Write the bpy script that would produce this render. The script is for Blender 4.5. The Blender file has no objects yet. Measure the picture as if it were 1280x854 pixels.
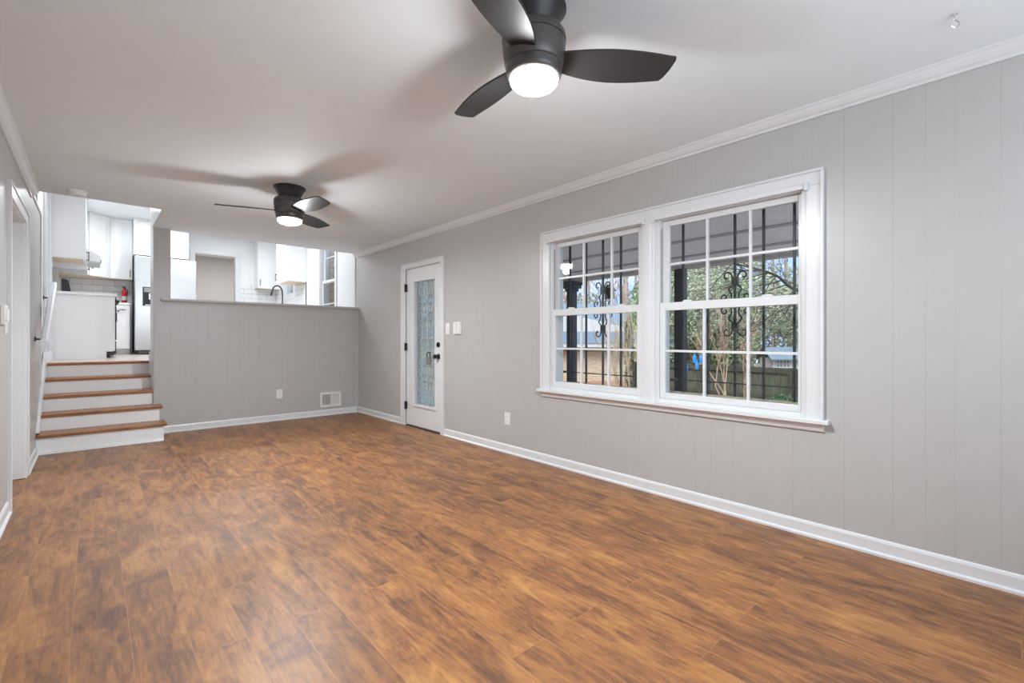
import bpy, bmesh, math, random
from mathutils import Vector, Matrix

random.seed(7)
S = bpy.context.scene
COL = S.collection
R = math.radians

# ------------------------------------------------------------------ camera
cam = bpy.data.cameras.new('camera')
cam_o = bpy.data.objects.new('camera', cam)
COL.objects.link(cam_o)
CZ = 1.13
cam_o.location = (0, 0, CZ)
cam_o.rotation_euler = (R(90), 0, -math.atan(524.0 / 578.0))
cam.sensor_width = 36.0
cam.lens = 578.0 / 1280.0 * 36.0
cam.shift_y = -3.5 / 1280.0
cam.clip_start = 0.05
S.camera = cam_o

# ------------------------------------------------------------------ view
S.view_settings.view_transform = 'Standard'
S.view_settings.look = 'None'
S.view_settings.gamma = 1
S.view_settings.use_curve_mapping = False
S.view_settings.exposure = 0.17
S.cycles.max_bounces = 10
S.cycles.diffuse_bounces = 6
S.cycles.transparent_max_bounces = 16
S.cycles.caustics_reflective = False
S.cycles.caustics_refractive = False
S.cycles.sample_clamp_indirect = 6.0
S.cycles.use_denoising = True

# ------------------------------------------------------------------ world and lights
SKY = 1.9
FAN_GLOW = 60.0
FAN_POWER = 36.0
FAN_SIDE = 13.5
REAR_FILL = 36.0
KITCHEN_POWER = 0.68

w = bpy.data.worlds.new('sky')
S.world = w
w.use_nodes = True
nt = w.node_tree
bg = nt.nodes['Background']
tc = nt.nodes.new('ShaderNodeTexCoord')
nz = nt.nodes.new('ShaderNodeTexNoise')
nz.inputs['Scale'].default_value = 5.0
nz.inputs['Detail'].default_value = 6
cr = nt.nodes.new('ShaderNodeValToRGB')
cr.color_ramp.elements[0].position = 0.38
cr.color_ramp.elements[0].color = (0.28, 0.41, 0.72, 1)
cr.color_ramp.elements[1].position = 0.62
cr.color_ramp.elements[1].color = (0.66, 0.69, 0.74, 1)
nt.links.new(tc.outputs['Generated'], nz.inputs['Vector'])
nt.links.new(nz.outputs['Fac'], cr.inputs['Fac'])
nt.links.new(cr.outputs['Color'], bg.inputs['Color'])
bg.inputs['Strength'].default_value = SKY

sun = bpy.data.lights.new('sun', 'SUN')
sun.energy = 4.0
sun.angle = R(30)
sun.color = (1.0, 0.96, 0.9)
sun_o = bpy.data.objects.new('sun', sun)
COL.objects.link(sun_o)
sun_o.rotation_euler = (R(38), R(-8), R(-62))     # high sun, from behind the house towards the yard


def area(name, loc, rot, sx, sy, power, color=(1, 1, 1)):
    l = bpy.data.lights.new(name, 'AREA')
    l.shape = 'RECTANGLE'
    l.size, l.size_y = sx, sy
    l.energy = power
    l.color = color
    o = bpy.data.objects.new(name, l)
    COL.objects.link(o)
    o.location = loc
    o.rotation_euler = rot
    return o


# added fill light outside an invented rear window, tilted up to brighten the ceiling
area('rear_fill', (1.3, -1.42, 1.35), (R(130), 0, 0), 2.5, 1.35, REAR_FILL, (0.87, 0.95, 1.0))

# ------------------------------------------------------------------ materials
MATS = {}


def principled(name, color, rough=0.5, metal=0.0, noise=0.0, scale=30.0, bump=0.0, spec=None, stretch=None):
    if name in MATS:
        return MATS[name]
    m = bpy.data.materials.new(name)
    m.use_nodes = True
    t = m.node_tree
    p = t.nodes['Principled BSDF']
    p.inputs['Base Color'].default_value = (*color, 1)
    p.inputs['Roughness'].default_value = rough
    p.inputs['Metallic'].default_value = metal
    if spec is not None:
        p.inputs['Specular IOR Level'].default_value = spec
    if noise or bump:
        c = t.nodes.new('ShaderNodeTexCoord')
        n = t.nodes.new('ShaderNodeTexNoise')
        n.inputs['Scale'].default_value = scale
        n.inputs['Detail'].default_value = 5
        if stretch:
            mp = t.nodes.new('ShaderNodeMapping')
            mp.inputs['Scale'].default_value = stretch
            t.links.new(c.outputs['Object'], mp.inputs['Vector'])
            t.links.new(mp.outputs['Vector'], n.inputs['Vector'])
        else:
            t.links.new(c.outputs['Object'], n.inputs['Vector'])
        if noise:
            r = t.nodes.new('ShaderNodeValToRGB')
            a, b = max(0, 1 - noise), 1 + noise
            r.color_ramp.elements[0].position = 0.3
            r.color_ramp.elements[1].position = 0.7
            r.color_ramp.elements[0].color = (*[min(1, k * a) for k in color], 1)
            r.color_ramp.elements[1].color = (*[min(1, k * b) for k in color], 1)
            t.links.new(n.outputs['Fac'], r.inputs['Fac'])
            t.links.new(r.outputs['Color'], p.inputs['Base Color'])
        if bump:
            bnode = t.nodes.new('ShaderNodeBump')
            bnode.inputs['Strength'].default_value = bump
            bnode.inputs['Distance'].default_value = 0.002
            t.links.new(n.outputs['Fac'], bnode.inputs['Height'])
            t.links.new(bnode.outputs['Normal'], p.inputs['Normal'])
    MATS[name] = m
    return m


M_WALL = principled('wall_greige_paint', (0.495, 0.488, 0.48), 0.38, noise=0.015, scale=6, bump=0.08)
M_CEIL = principled('ceiling_paint', (0.825, 0.88, 0.915), 0.7, noise=0.01, scale=8, bump=0.05)
M_TRIM = principled('white_trim_paint', (0.735, 0.75, 0.765), 0.3, noise=0.01, scale=10)
M_RISER = principled('white_stair_paint', (0.88, 0.905, 0.92), 0.3, noise=0.01, scale=10)
M_KWALL = principled('kitchen_wall_paint', (0.78, 0.79, 0.80), 0.45, noise=0.01, scale=6)
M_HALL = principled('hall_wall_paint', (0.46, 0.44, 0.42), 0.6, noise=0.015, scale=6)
M_CAB = principled('white_cabinet_paint', (0.84, 0.845, 0.85), 0.32, noise=0.008, scale=5)
M_CABUND = principled('birch_cabinet_underside', (0.72, 0.58, 0.42), 0.5, noise=0.12, scale=8, stretch=(2, 20, 2))
M_QUARTZ = principled('white_quartz', (0.85, 0.85, 0.86), 0.15, noise=0.03, scale=12)
M_BLACK = principled('matte_black_metal', (0.012, 0.012, 0.013), 0.4, noise=0.1, scale=40)
M_BRONZE = principled('dark_bronze_fan_metal', (0.085, 0.081, 0.078), 0.36, 0.35, noise=0.08, scale=20)
M_BLADE = principled('black_fan_blade', (0.022, 0.021, 0.021), 0.42, noise=0.15, scale=12, stretch=(4, 40, 4))
M_STEEL = principled('brushed_stainless', (0.62, 0.63, 0.64), 0.3, 0.9, noise=0.05, scale=20, stretch=(40, 40, 0.6))
M_DARK = principled('dark_appliance_side', (0.035, 0.035, 0.038), 0.45, noise=0.1, scale=30)
M_PLATE = principled('white_plastic', (0.84, 0.84, 0.83), 0.35, noise=0.01, scale=20)
M_SLOT = principled('grey_duct_shadow', (0.25, 0.25, 0.25), 0.6, noise=0.1, scale=30)
M_RED = principled('red_enamel', (0.55, 0.02, 0.03), 0.25, noise=0.05, scale=20)
M_LABEL = principled('pale_paper_label', (0.7, 0.66, 0.66), 0.5, noise=0.15, scale=60)
M_CHROME = principled('bright_metal', (0.8, 0.8, 0.8), 0.2, 1.0, noise=0.02, scale=20)
M_IRON = principled('painted_black_iron', (0.03, 0.033, 0.036), 0.4, noise=0.15, scale=40)
M_NAVY = principled('navy_post_paint', (0.016, 0.022, 0.038), 0.45, noise=0.12, scale=10)
M_PORCHCEIL = principled('porch_ceiling_paint', (0.86, 0.85, 0.89), 0.6, noise=0.04, scale=5)
M_PORCHBAT = principled('porch_batten_paint', (0.47, 0.46, 0.50), 0.6, noise=0.04, scale=5)
M_PORCHBEAM = principled('porch_beam_paint', (0.56, 0.53, 0.50), 0.6, noise=0.04, scale=5)
M_CONC = principled('pale_bounce_concrete', (0.72, 0.71, 0.69), 0.8, noise=0.12, scale=7, bump=0.3)  # unseen porch floor, lightened to bounce light onto the porch ceiling
M_LEDGE = principled('buff_brick_ledge', (0.62, 0.54, 0.38), 0.8, noise=0.25, scale=30, bump=0.4)
M_SOIL = principled('leaf_litter_ground', (0.27, 0.20, 0.12), 0.95, noise=0.5, scale=3.0, bump=0.6)
M_MULCH = principled('red_mulch', (0.34, 0.18, 0.11), 0.95, noise=0.45, scale=9, bump=0.8)
M_FENCE = principled('weathered_fence_boards', (0.075, 0.08, 0.055), 0.85, noise=0.45, scale=3, stretch=(8, 8, 0.8))
M_FENCERAIL = principled('mossy_fence_rail', (0.05, 0.052, 0.035), 0.85, noise=0.3, scale=6)
M_BARK = principled('grey_brown_bark', (0.34, 0.28, 0.23), 0.9, noise=0.4, scale=12, bump=0.5)
M_BARKP = principled('pale_smooth_bark', (0.42, 0.31, 0.23), 0.8, noise=0.3, scale=9)
M_BARKD = principled('dark_bare_branch_bark', (0.07, 0.055, 0.05), 0.9, noise=0.3, scale=12)
M_TWIG = principled('straw_twigs', (0.48, 0.40, 0.28), 0.9, noise=0.3, scale=9)
M_LEAF = principled('mid_green_leaves', (0.34, 0.43, 0.26), 0.6, noise=0.45, scale=1.6)
M_LEAFB = principled('yellow_green_leaves', (0.42, 0.47, 0.33), 0.6, noise=0.4, scale=1.6)
M_LEAFD = principled('deep_green_leaves', (0.06, 0.13, 0.05), 0.5, noise=0.45, scale=2.0)
M_LEAFR = principled('dry_russet_leaves', (0.42, 0.26, 0.16), 0.7, noise=0.4, scale=2.0)
M_ROOFW = principled('white_metal_roof', (0.60, 0.62, 0.64), 0.45, noise=0.03, scale=3)
M_ROOFB = principled('blue_grey_roof', (0.17, 0.23, 0.29), 0.6, noise=0.08, scale=3)
M_FASCIA = principled('pale_blue_fascia', (0.24, 0.33, 0.46), 0.5, noise=0.05, scale=3)
M_SOFFIT_SHADE = principled('brown_soffit_shade', (0.30, 0.22, 0.15), 0.8, noise=0.15, scale=5)  # brown puts the shade under the eave into the colour
M_BLUEPL = principled('bright_blue_plastic', (0.03, 0.25, 0.62), 0.3, noise=0.1, scale=20)
M_LOCK = principled('grey_lockbox_metal', (0.33, 0.30, 0.29), 0.4, 0.3, noise=0.08, scale=30)
M_TREAD = None


def glass_mat(name, tint=(0.97, 0.985, 0.98)):
    m = bpy.data.materials.new(name)
    m.use_nodes = True
    t = m.node_tree
    t.nodes.remove(t.nodes['Principled BSDF'])
    out = t.nodes['Material Output']
    f = t.nodes.new('ShaderNodeFresnel')
    f.inputs['IOR'].default_value = 1.5
    tr = t.nodes.new('ShaderNodeBsdfTransparent')
    tr.inputs['Color'].default_value = (*tint, 1)
    gl = t.nodes.new('ShaderNodeBsdfGlossy')
    gl.inputs['Roughness'].default_value = 0.0
    mx = t.nodes.new('ShaderNodeMixShader')
    geo = t.nodes.new('ShaderNodeNewGeometry')
    inv = t.nodes.new('ShaderNodeMath')
    inv.operation = 'SUBTRACT'
    inv.inputs[0].default_value = 1.0
    t.links.new(geo.outputs['Backfacing'], inv.inputs[1])
    mul = t.nodes.new('ShaderNodeMath')
    mul.operation = 'MULTIPLY'
    t.links.new(f.outputs[0], mul.inputs[0])
    t.links.new(inv.outputs[0], mul.inputs[1])
    t.links.new(mul.outputs[0], mx.inputs[0])
    t.links.new(tr.outputs[0], mx.inputs[1])
    t.links.new(gl.outputs[0], mx.inputs[2])
    t.links.new(mx.outputs[0], out.inputs['Surface'])
    return m


M_GLASS = glass_mat('window_glass')


def pattern_glass(name):
    m = bpy.data.materials.new(name)
    m.use_nodes = True
    t = m.node_tree
    t.nodes.remove(t.nodes['Principled BSDF'])
    out = t.nodes['Material Output']
    tc = t.nodes.new('ShaderNodeTexCoord')
    vo = t.nodes.new('ShaderNodeTexVoronoi')
    vo.inputs['Scale'].default_value = 34.0
    cr = t.nodes.new('ShaderNodeValToRGB')
    cr.color_ramp.elements[0].position = 0.15
    cr.color_ramp.elements[0].color = (0.25, 0.25, 0.25, 1)
    cr.color_ramp.elements[1].position = 0.75
    cr.color_ramp.elements[1].color = (0.85, 0.85, 0.85, 1)
    tl = t.nodes.new('ShaderNodeBsdfTranslucent')
    tl.inputs['Color'].default_value = (0.86, 0.93, 0.93, 1)
    tr = t.nodes.new('ShaderNodeBsdfTransparent')
    tr.inputs['Color'].default_value = (0.93, 0.97, 0.97, 1)
    mx = t.nodes.new('ShaderNodeMixShader')
    t.links.new(tc.outputs['Object'], vo.inputs['Vector'])
    t.links.new(vo.outputs['Distance'], cr.inputs['Fac'])
    t.links.new(cr.outputs['Color'], mx.inputs[0])
    t.links.new(tr.outputs[0], mx.inputs[1])
    t.links.new(tl.outputs[0], mx.inputs[2])
    t.links.new(mx.outputs[0], out.inputs['Surface'])
    return m


M_PATTERN = pattern_glass('rippled_storm_glass')


def emission_mat(name, color, strength):
    m = bpy.data.materials.new(name)
    m.use_nodes = True
    t = m.node_tree
    p = t.nodes['Principled BSDF']
    p.inputs['Base Color'].default_value = (0.9, 0.9, 0.9, 1)
    p.inputs['Emission Color'].default_value = (*color, 1)
    p.inputs['Emission Strength'].default_value = strength
    return m


M_GLOBE = emission_mat('lit_frosted_globe', (1.0, 0.985, 0.96), FAN_GLOW)
M_CAN = emission_mat('lit_recessed_lens', (1.0, 0.98, 0.95), 20.0)


def node(t, kind, **kw):
    n = t.nodes.new(kind)
    for k, v in kw.items():
        setattr(n, k, v)
    return n


def math_n(t, op, a, b=None):
    n = node(t, 'ShaderNodeMath', operation=op)
    for i, v in enumerate((a, b)):
        if v is None:
            continue
        if isinstance(v, (int, float)):
            n.inputs[i].default_value = v
        else:
            t.links.new(v, n.inputs[i])
    return n.outputs[0]


def plank_floor_mat(name):
    m = bpy.data.materials.new(name)
    m.use_nodes = True
    t = m.node_tree
    L = t.links
    p = t.nodes['Principled BSDF']
    tc = node(t, 'ShaderNodeTexCoord')
    sep = node(t, 'ShaderNodeSeparateXYZ')
    L.new(tc.outputs['Object'], sep.inputs[0])
    X, Y = sep.outputs[0], sep.outputs[1]
    cb = node(t, 'ShaderNodeCombineXYZ')
    L.new(Y, cb.inputs[0])
    L.new(math_n(t, 'ADD', X, 0.06), cb.inputs[1])
    br = node(t, 'ShaderNodeTexBrick')
    br.offset = 0.37
    br.offset_frequency = 2
    br.inputs['Scale'].default_value = 1.0
    br.inputs['Brick Width'].default_value = 1.21
    br.inputs['Row Height'].default_value = 0.165
    br.inputs['Mortar Size'].default_value = 0.0013
    br.inputs['Mortar Smooth'].default_value = 0.1
    br.inputs['Color1'].default_value = (0, 0, 0, 1)
    br.inputs['Color2'].default_value = (1, 1, 1, 1)
    br.inputs['Mortar'].default_value = (0.5, 0.5, 0.5, 1)
    L.new(cb.outputs[0], br.inputs['Vector'])
    rnd = node(t, 'ShaderNodeSeparateColor')
    L.new(br.outputs['Color'], rnd.inputs[0])
    rv = math_n(t, 'MULTIPLY', rnd.outputs[0], 37.0)

    def grain(sx, sy, scale, detail, dist, rough=0.6):
        c = node(t, 'ShaderNodeCombineXYZ')
        L.new(math_n(t, 'MULTIPLY', X, sx), c.inputs[0])
        L.new(math_n(t, 'MULTIPLY', Y, sy), c.inputs[1])
        L.new(rv, c.inputs[2])
        n = node(t, 'ShaderNodeTexNoise')
        n.inputs['Scale'].default_value = scale
        n.inputs['Detail'].default_value = detail
        n.inputs['Roughness'].default_value = rough
        n.inputs['Distortion'].default_value = dist
        L.new(c.outputs[0], n.inputs['Vector'])
        return n.outputs['Fac']

    g1 = grain(9.5, 1.7, 1.0, 8, 2.4)            # broad cathedral figure
    g2 = grain(6.0, 2.4, 1.0, 4, 1.2)             # cloudy stain
    g3 = grain(120.0, 6.0, 1.0, 4, 0.8)            # fine pores
    g4 = grain(17.0, 7.0, 1.0, 6, 2.6, 0.7)       # knots and scraping
    a = math_n(t, 'MULTIPLY', g1, 0.31)
    b = math_n(t, 'MULTIPLY', g2, 0.34)
    c = math_n(t, 'MULTIPLY', g3, 0.17)
    d = math_n(t, 'MULTIPLY', g4, 0.18)
    s = math_n(t, 'ADD', math_n(t, 'ADD', a, b), math_n(t, 'ADD', c, d))
    s = math_n(t, 'ADD', s, math_n(t, 'MULTIPLY', math_n(t, 'SUBTRACT', rnd.outputs[0], 0.5), 0.05))
    cr = node(t, 'ShaderNodeValToRGB')
    e = cr.color_ramp.elements
    e[0].position = 0.385
    e[0].color = (0.115, 0.051, 0.028, 1)
    e[1].position = 0.635
    e[1].color = (0.455, 0.224, 0.070, 1)
    k = e.new(0.455)
    k.color = (0.198, 0.084, 0.035, 1)
    k = e.new(0.52)
    k.color = (0.305, 0.130, 0.046, 1)
    L.new(s, cr.inputs['Fac'])
    mx = node(t, 'ShaderNodeMix', data_type='RGBA')
    L.new(math_n(t, 'MULTIPLY', br.outputs['Fac'], 0.35), mx.inputs['Factor'])
    L.new(cr.outputs['Color'], mx.inputs['A'])
    mx.inputs['B'].default_value = (0.42, 0.23, 0.12, 1)
    L.new(mx.outputs['Result'], p.inputs['Base Color'])
    p.inputs['Roughness'].default_value = 0.42
    bp = node(t, 'ShaderNodeBump')
    bp.inputs['Strength'].default_value = 0.22
    bp.inputs['Distance'].default_value = 0.003
    L.new(math_n(t, 'SUBTRACT', s, math_n(t, 'MULTIPLY', br.outputs['Fac'], 0.25)), bp.inputs['Height'])
    L.new(bp.outputs['Normal'], p.inputs['Normal'])
    return m


M_FLOOR = plank_floor_mat('hand_scraped_plank_floor')
M_TREAD = principled('stained_oak_tread', (0.33, 0.135, 0.045), 0.38, noise=0.4, scale=6, stretch=(1.2, 14, 14), bump=0.1)
M_LANDING = principled('pale_landing_boards', (0.58, 0.50, 0.46), 0.3, noise=0.12, scale=6, stretch=(1.2, 14, 14))


def tile_mat(name, axis, c1, c2, mortar, bw, rh, ms, rough=0.15, offset=0.5, noise=0.0):
    """bricks or tiles laid on a vertical wall: axis 'x' or 'y' is the horizontal one"""
    m = bpy.data.materials.new(name)
    m.use_nodes = True
    t = m.node_tree
    L = t.links
    p = t.nodes['Principled BSDF']
    tc = node(t, 'ShaderNodeTexCoord')
    sep = node(t, 'ShaderNodeSeparateXYZ')
    L.new(tc.outputs['Object'], sep.inputs[0])
    cb = node(t, 'ShaderNodeCombineXYZ')
    L.new(sep.outputs[0 if axis == 'x' else 1], cb.inputs[0])
    L.new(sep.outputs[2], cb.inputs[1])
    br = node(t, 'ShaderNodeTexBrick')
    br.offset = offset
    br.inputs['Scale'].default_value = 1
    br.inputs['Brick Width'].default_value = bw
    br.inputs['Row Height'].default_value = rh
    br.inputs['Mortar Size'].default_value = ms
    br.inputs['Color1'].default_value = (*c1, 1)
    br.inputs['Color2'].default_value = (*c2, 1)
    br.inputs['Mortar'].default_value = (*mortar, 1)
    L.new(cb.outputs[0], br.inputs['Vector'])
    L.new(br.outputs['Color'], p.inputs['Base Color'])
    p.inputs['Roughness'].default_value = rough
    bp = node(t, 'ShaderNodeBump')
    bp.inputs['Strength'].default_value = 0.4
    bp.inputs['Distance'].default_value = 0.003
    bp.invert = True
    L.new(br.outputs['Fac'], bp.inputs['Height'])
    L.new(bp.outputs['Normal'], p.inputs['Normal'])
    return m


M_TILEX = tile_mat('white_subway_tile_back', 'x', (0.80, 0.81, 0.82), (0.76, 0.77, 0.79), (0.42, 0.43, 0.45), 0.30, 0.10, 0.0035)
M_TILEY = tile_mat('white_subway_tile_side', 'y', (0.80, 0.81, 0.82), (0.76, 0.77, 0.79), (0.42, 0.43, 0.45), 0.30, 0.10, 0.0035)
M_BRICK = tile_mat('buff_brick', 'x', (0.62, 0.50, 0.36), (0.47, 0.36, 0.25), (0.60, 0.54, 0.45), 0.24, 0.085, 0.012, 0.85)
M_OWNBRICK = tile_mat('own_house_brick', 'y', (0.55, 0.45, 0.34), (0.42, 0.33, 0.24), (0.55, 0.5, 0.42), 0.22, 0.075, 0.010, 0.85)

# ------------------------------------------------------------------ mesh helpers
OFF = {}


def link(name, bm, mat, parent=None, bevel=0.0, smooth=False, segs=2):
    """one mesh object; bm is in world coordinates, parents are only translated"""
    bmesh.ops.recalc_face_normals(bm, faces=bm.faces)
    me = bpy.data.meshes.new(name)
    off = Vector((0, 0, 0))
    if parent is not None:
        off = OFF[parent.name]
        bmesh.ops.translate(bm, verts=bm.verts, vec=-off)
    bm.to_mesh(me)
    bm.free()
    mats = mat if isinstance(mat, (list, tuple)) else [mat]
    for k in mats:
        me.materials.append(k)
    if smooth:
        for f in me.polygons:
            f.use_smooth = True
        try:
            me.set_sharp_from_angle(angle=R(40))
        except Exception:
            pass
    o = bpy.data.objects.new(name, me)
    COL.objects.link(o)
    if parent is not None:
        o.parent = parent
    OFF[o.name] = off
    if bevel:
        b = o.modifiers.new('bevel', 'BEVEL')
        b.width = bevel
        b.segments = segs
        b.limit_method = 'ANGLE'
    return o


def thing(name, label, cat, loc, group=None):
    o = bpy.data.objects.new(name, None)
    o.empty_display_size = 0.05
    COL.objects.link(o)
    o.location = loc
    OFF[o.name] = Vector(loc)
    o['label'] = label
    o['category'] = cat
    if group:
        o['group'] = group
    return o


def tag(o, label, cat, group=None):
    o['label'] = label
    o['category'] = cat
    if group:
        o['group'] = group
    return o


def struct(o, label=None):
    o['kind'] = 'structure'
    if label:
        o['label'] = label
        o['category'] = o.name.split('.')[0].split('_')[0]
    return o


def struct_root(name, loc, label=None):
    o = bpy.data.objects.new(name, None)
    o.empty_display_size = 0.05
    COL.objects.link(o)
    o.location = loc
    OFF[o.name] = Vector(loc)
    return struct(o, label)


def B():
    return bmesh.new()


def box(bm, x0, x1, y0, y1, z0, z1, mi=0):
    x0, x1 = min(x0, x1), max(x0, x1)
    y0, y1 = min(y0, y1), max(y0, y1)
    z0, z1 = min(z0, z1), max(z0, z1)
    v = [bm.verts.new(p) for p in ((x0, y0, z0), (x1, y0, z0), (x1, y1, z0), (x0, y1, z0),
                                   (x0, y0, z1), (x1, y0, z1), (x1, y1, z1), (x0, y1, z1))]
    fs = [(0, 3, 2, 1), (4, 5, 6, 7), (0, 1, 5, 4), (1, 2, 6, 5), (2, 3, 7, 6), (3, 0, 4, 7)]
    for f in fs:
        bm.faces.new([v[i] for i in f]).material_index = mi
    return bm


def prism(bm, pts, vec, mi=0):
    """polygon pts (3-D, planar) swept along vec"""
    vec = Vector(vec)
    a = [bm.verts.new(Vector(p)) for p in pts]
    b = [bm.verts.new(Vector(p) + vec) for p in pts]
    n = len(pts)
    bm.faces.new(a).material_index = mi
    bm.faces.new(list(reversed(b))).material_index = mi
    for i in range(n):
        j = (i + 1) % n
        bm.faces.new((a[i], a[j], b[j], b[i])).material_index = mi
    return bm


def tube(bm, pts, rad, n=8, caps=True):
    """tube through pts; rad a number or one per point"""
    pts = [Vector(p) for p in pts]
    rads = rad if isinstance(rad, (list, tuple)) else [rad] * len(pts)
    rings = []
    ref = None
    for i, p in enumerate(pts):
        if i == 0:
            d = pts[1] - pts[0]
        elif i == len(pts) - 1:
            d = pts[-1] - pts[-2]
        else:
            d = (pts[i + 1] - pts[i - 1])
        if d.length < 1e-9:
            d = Vector((0, 0, 1))
        d.normalize()
        if ref is None:
            ref = Vector((0, 0, 1)) if abs(d.z) < 0.9 else Vector((1, 0, 0))
        u = ref - d * ref.dot(d)
        if u.length < 1e-4:
            u = d.orthogonal()
        u.normalize()
        ref = u
        v = d.cross(u)
        rings.append([bm.verts.new(p + (u * math.cos(2 * math.pi * k / n) + v * math.sin(2 * math.pi * k / n)) * rads[i]) for k in range(n)])
    for a, b in zip(rings, rings[1:]):
        for k in range(n):
            bm.faces.new((a[k], a[(k + 1) % n], b[(k + 1) % n], b[k]))
    if caps:
        bm.faces.new(list(reversed(rings[0])))
        bm.faces.new(rings[-1])
    return bm


def lathe(bm, prof, c, n=40, axis='z', mi=0):
    """prof: list of (radius, height) ; c: centre of the axis; heights are added along axis"""
    c = Vector(c)

    def at(r, h, a):
        u, v = r * math.cos(a), r * math.sin(a)
        if axis == 'z':
            return c + Vector((u, v, h))
        if axis == 'x':
            return c + Vector((h, u, v))
        return c + Vector((u, h, v))
    rings = []
    for r, h in prof:
        if r < 1e-6:
            rings.append([bm.verts.new(at(0, h, 0))])
        else:
            rings.append([bm.verts.new(at(r, h, 2 * math.pi * k / n)) for k in range(n)])
    for a, b in zip(rings, rings[1:]):
        for k in range(n):
            k2 = (k + 1) % n
            if len(a) == 1 and len(b) == 1:
                continue
            if len(a) == 1:
                f = bm.faces.new((a[0], b[k2], b[k]))
            elif len(b) == 1:
                f = bm.faces.new((a[k], a[k2], b[0]))
            else:
                f = bm.faces.new((a[k], a[k2], b[k2], b[k]))
            f.material_index = mi
    if len(rings[0]) > 1:
        bm.faces.new(rings[0]).material_index = mi
    if len(rings[-1]) > 1:
        bm.faces.new(rings[-1]).material_index = mi
    return bm


def curve(pts, n=24):
    """Catmull-Rom through pts"""
    P = [Vector(p) for p in pts]
    P = [2 * P[0] - P[1]] + P + [2 * P[-1] - P[-2]]
    out = []
    for i in range(1, len(P) - 2):
        for k in range(n):
            t = k / n
            out.append(0.5 * ((2 * P[i]) + (-P[i - 1] + P[i + 1]) * t + (2 * P[i - 1] - 5 * P[i] + 4 * P[i + 1] - P[i + 2]) * t * t
                              + (-P[i - 1] + 3 * P[i] - 3 * P[i + 1] + P[i + 2]) * t ** 3))
    out.append(P[-2])
    return out


def rect_minus(rect, holes):
    """split rect (u0,u1,z0,z1) into rectangles that leave out the holes"""
    us = sorted({rect[0], rect[1], *[h[0] for h in holes], *[h[1] for h in holes]})
    us = [u for u in us if rect[0] <= u <= rect[1]]
    out = []
    for a, b in zip(us, us[1:]):
        if b - a < 1e-6:
            continue
        m = (a + b) / 2
        cuts = sorted([(max(h[2], rect[2]), min(h[3], rect[3])) for h in holes if h[0] < m < h[1]])
        z = rect[2]
        for c0, c1 in cuts:
            if c0 - z > 1e-6:
                out.append((a, b, z, c0))
            z = max(z, c1)
        if rect[3] - z > 1e-6:
            out.append((a, b, z, rect[3]))
    return out


GROOVES = (0.0, 0.150, 0.254, 0.380)         # irregular plank spacing, repeated every PERIOD
PERIOD = 0.5875


def grooved(name, plane, at, depth, u0, u1, z0, z1, holes=(), start=0.064, back=0.12):
    """v-grooved panel wall. plane 'x': face at x=at, u along y; plane 'y': face at y=at, u along x. depth sign = away from the room"""
    bm = B()
    gs = []
    k = -12
    while k < 30:
        for g in GROOVES:
            u = start + k * PERIOD + g
            if u0 + 0.02 < u < u1 - 0.02:
                gs.append(u)
        k += 1
    gs = [u0] + sorted(gs) + [u1]
    s = 1 if depth > 0 else -1
    g = 0.00015
    t = 0.012

    def add(a, b, c, d, n0, n1):
        if plane == 'x':
            box(bm, at + n0, at + n1, a, b, c, d)
        else:
            box(bm, a, b, at + n0, at + n1, c, d)
    for i, (a, b) in enumerate(zip(gs, gs[1:])):
        a2 = a + (g if i > 0 else 0)
        b2 = b - (g if i < len(gs) - 2 else 0)
        for r in rect_minus((a2, b2, z0, z1), holes):
            # board with bevelled long edges towards the room
            pts = [(r[0], s * 0.00045), (r[0], s * t), (r[1], s * t), (r[1], s * 0.00045), (r[1] - 0.0015, 0), (r[0] + 0.0015, 0)]
            if plane == 'x':
                prism(bm, [(at + n, u, r[2]) for u, n in pts], (0, 0, r[3] - r[2]))
            else:
                prism(bm, [(u, at + n, r[2]) for u, n in pts], (0, 0, r[3] - r[2]))
    for r in rect_minus((u0, u1, z0, z1), holes):
        add(r[0], r[1], r[2], r[3], s * (t - 0.006), s * back)
    return struct(link(name, bm, M_WALL))


# ------------------------------------------------------------------ room shell
XL, XR = -0.41, 3.04
YB = -1.30                 # rear wall
YH = 6.89                  # face of the half wall
YC = 6.98                  # end of the ceiling above the half wall
YS = 5.91                  # end of the ceiling above the stairs
ZC = 2.45
ZK = 0.85                  # kitchen floor
ZKC = 3.29                 # kitchen ceiling
YK = 11.25                 # kitchen back wall
XP = 0.53                  # stairwell side of the partition

bm = B()
box(bm, XL - 0.2, XR + 0.02, YB - 0.1, YH + 0.05, -0.1, 0.0)
struct(link('floor', bm, M_FLOOR))

bm = B()
prism(bm, [(XL - 0.05, YB - 0.1, ZC), (XR + 0.15, YB - 0.1, ZC), (XR + 0.15, YC, ZC), (XP, YC, ZC), (XP, YS, ZC), (XL - 0.05, YS, ZC)], (0, 0, ZKC - ZC + 0.1))
struct(link('ceiling', bm, M_CEIL))

# white cheek of the dropped ceiling beside the stairwell
bm = B()
box(bm, XP - 0.008, XP - 0.0005, YS, YH, ZC + 0.001, ZKC)
struct(link('trim_1', bm, M_TRIM))

WIN = (0.815, 2.855, 0.66, 2.005)
DOOR = (4.575, 5.415, 0.0, 2.04)
grooved('wall_right', 'x', XR, 1, YB, YC, 0, ZC, [WIN, DOOR], back=0.14)
# left wall with the doorway
LDOOR = (4.48, 5.42, 0.0, 2.08)
grooved('wall_left', 'x', XL, -1, YB, 6.93, 0, ZC, [LDOOR], start=0.21, back=0.05)
# half wall
grooved('wall_half', 'y', YH, 1, 0.6952, XR, 0, 1.56, [], start=0.69, back=0.10)

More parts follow.
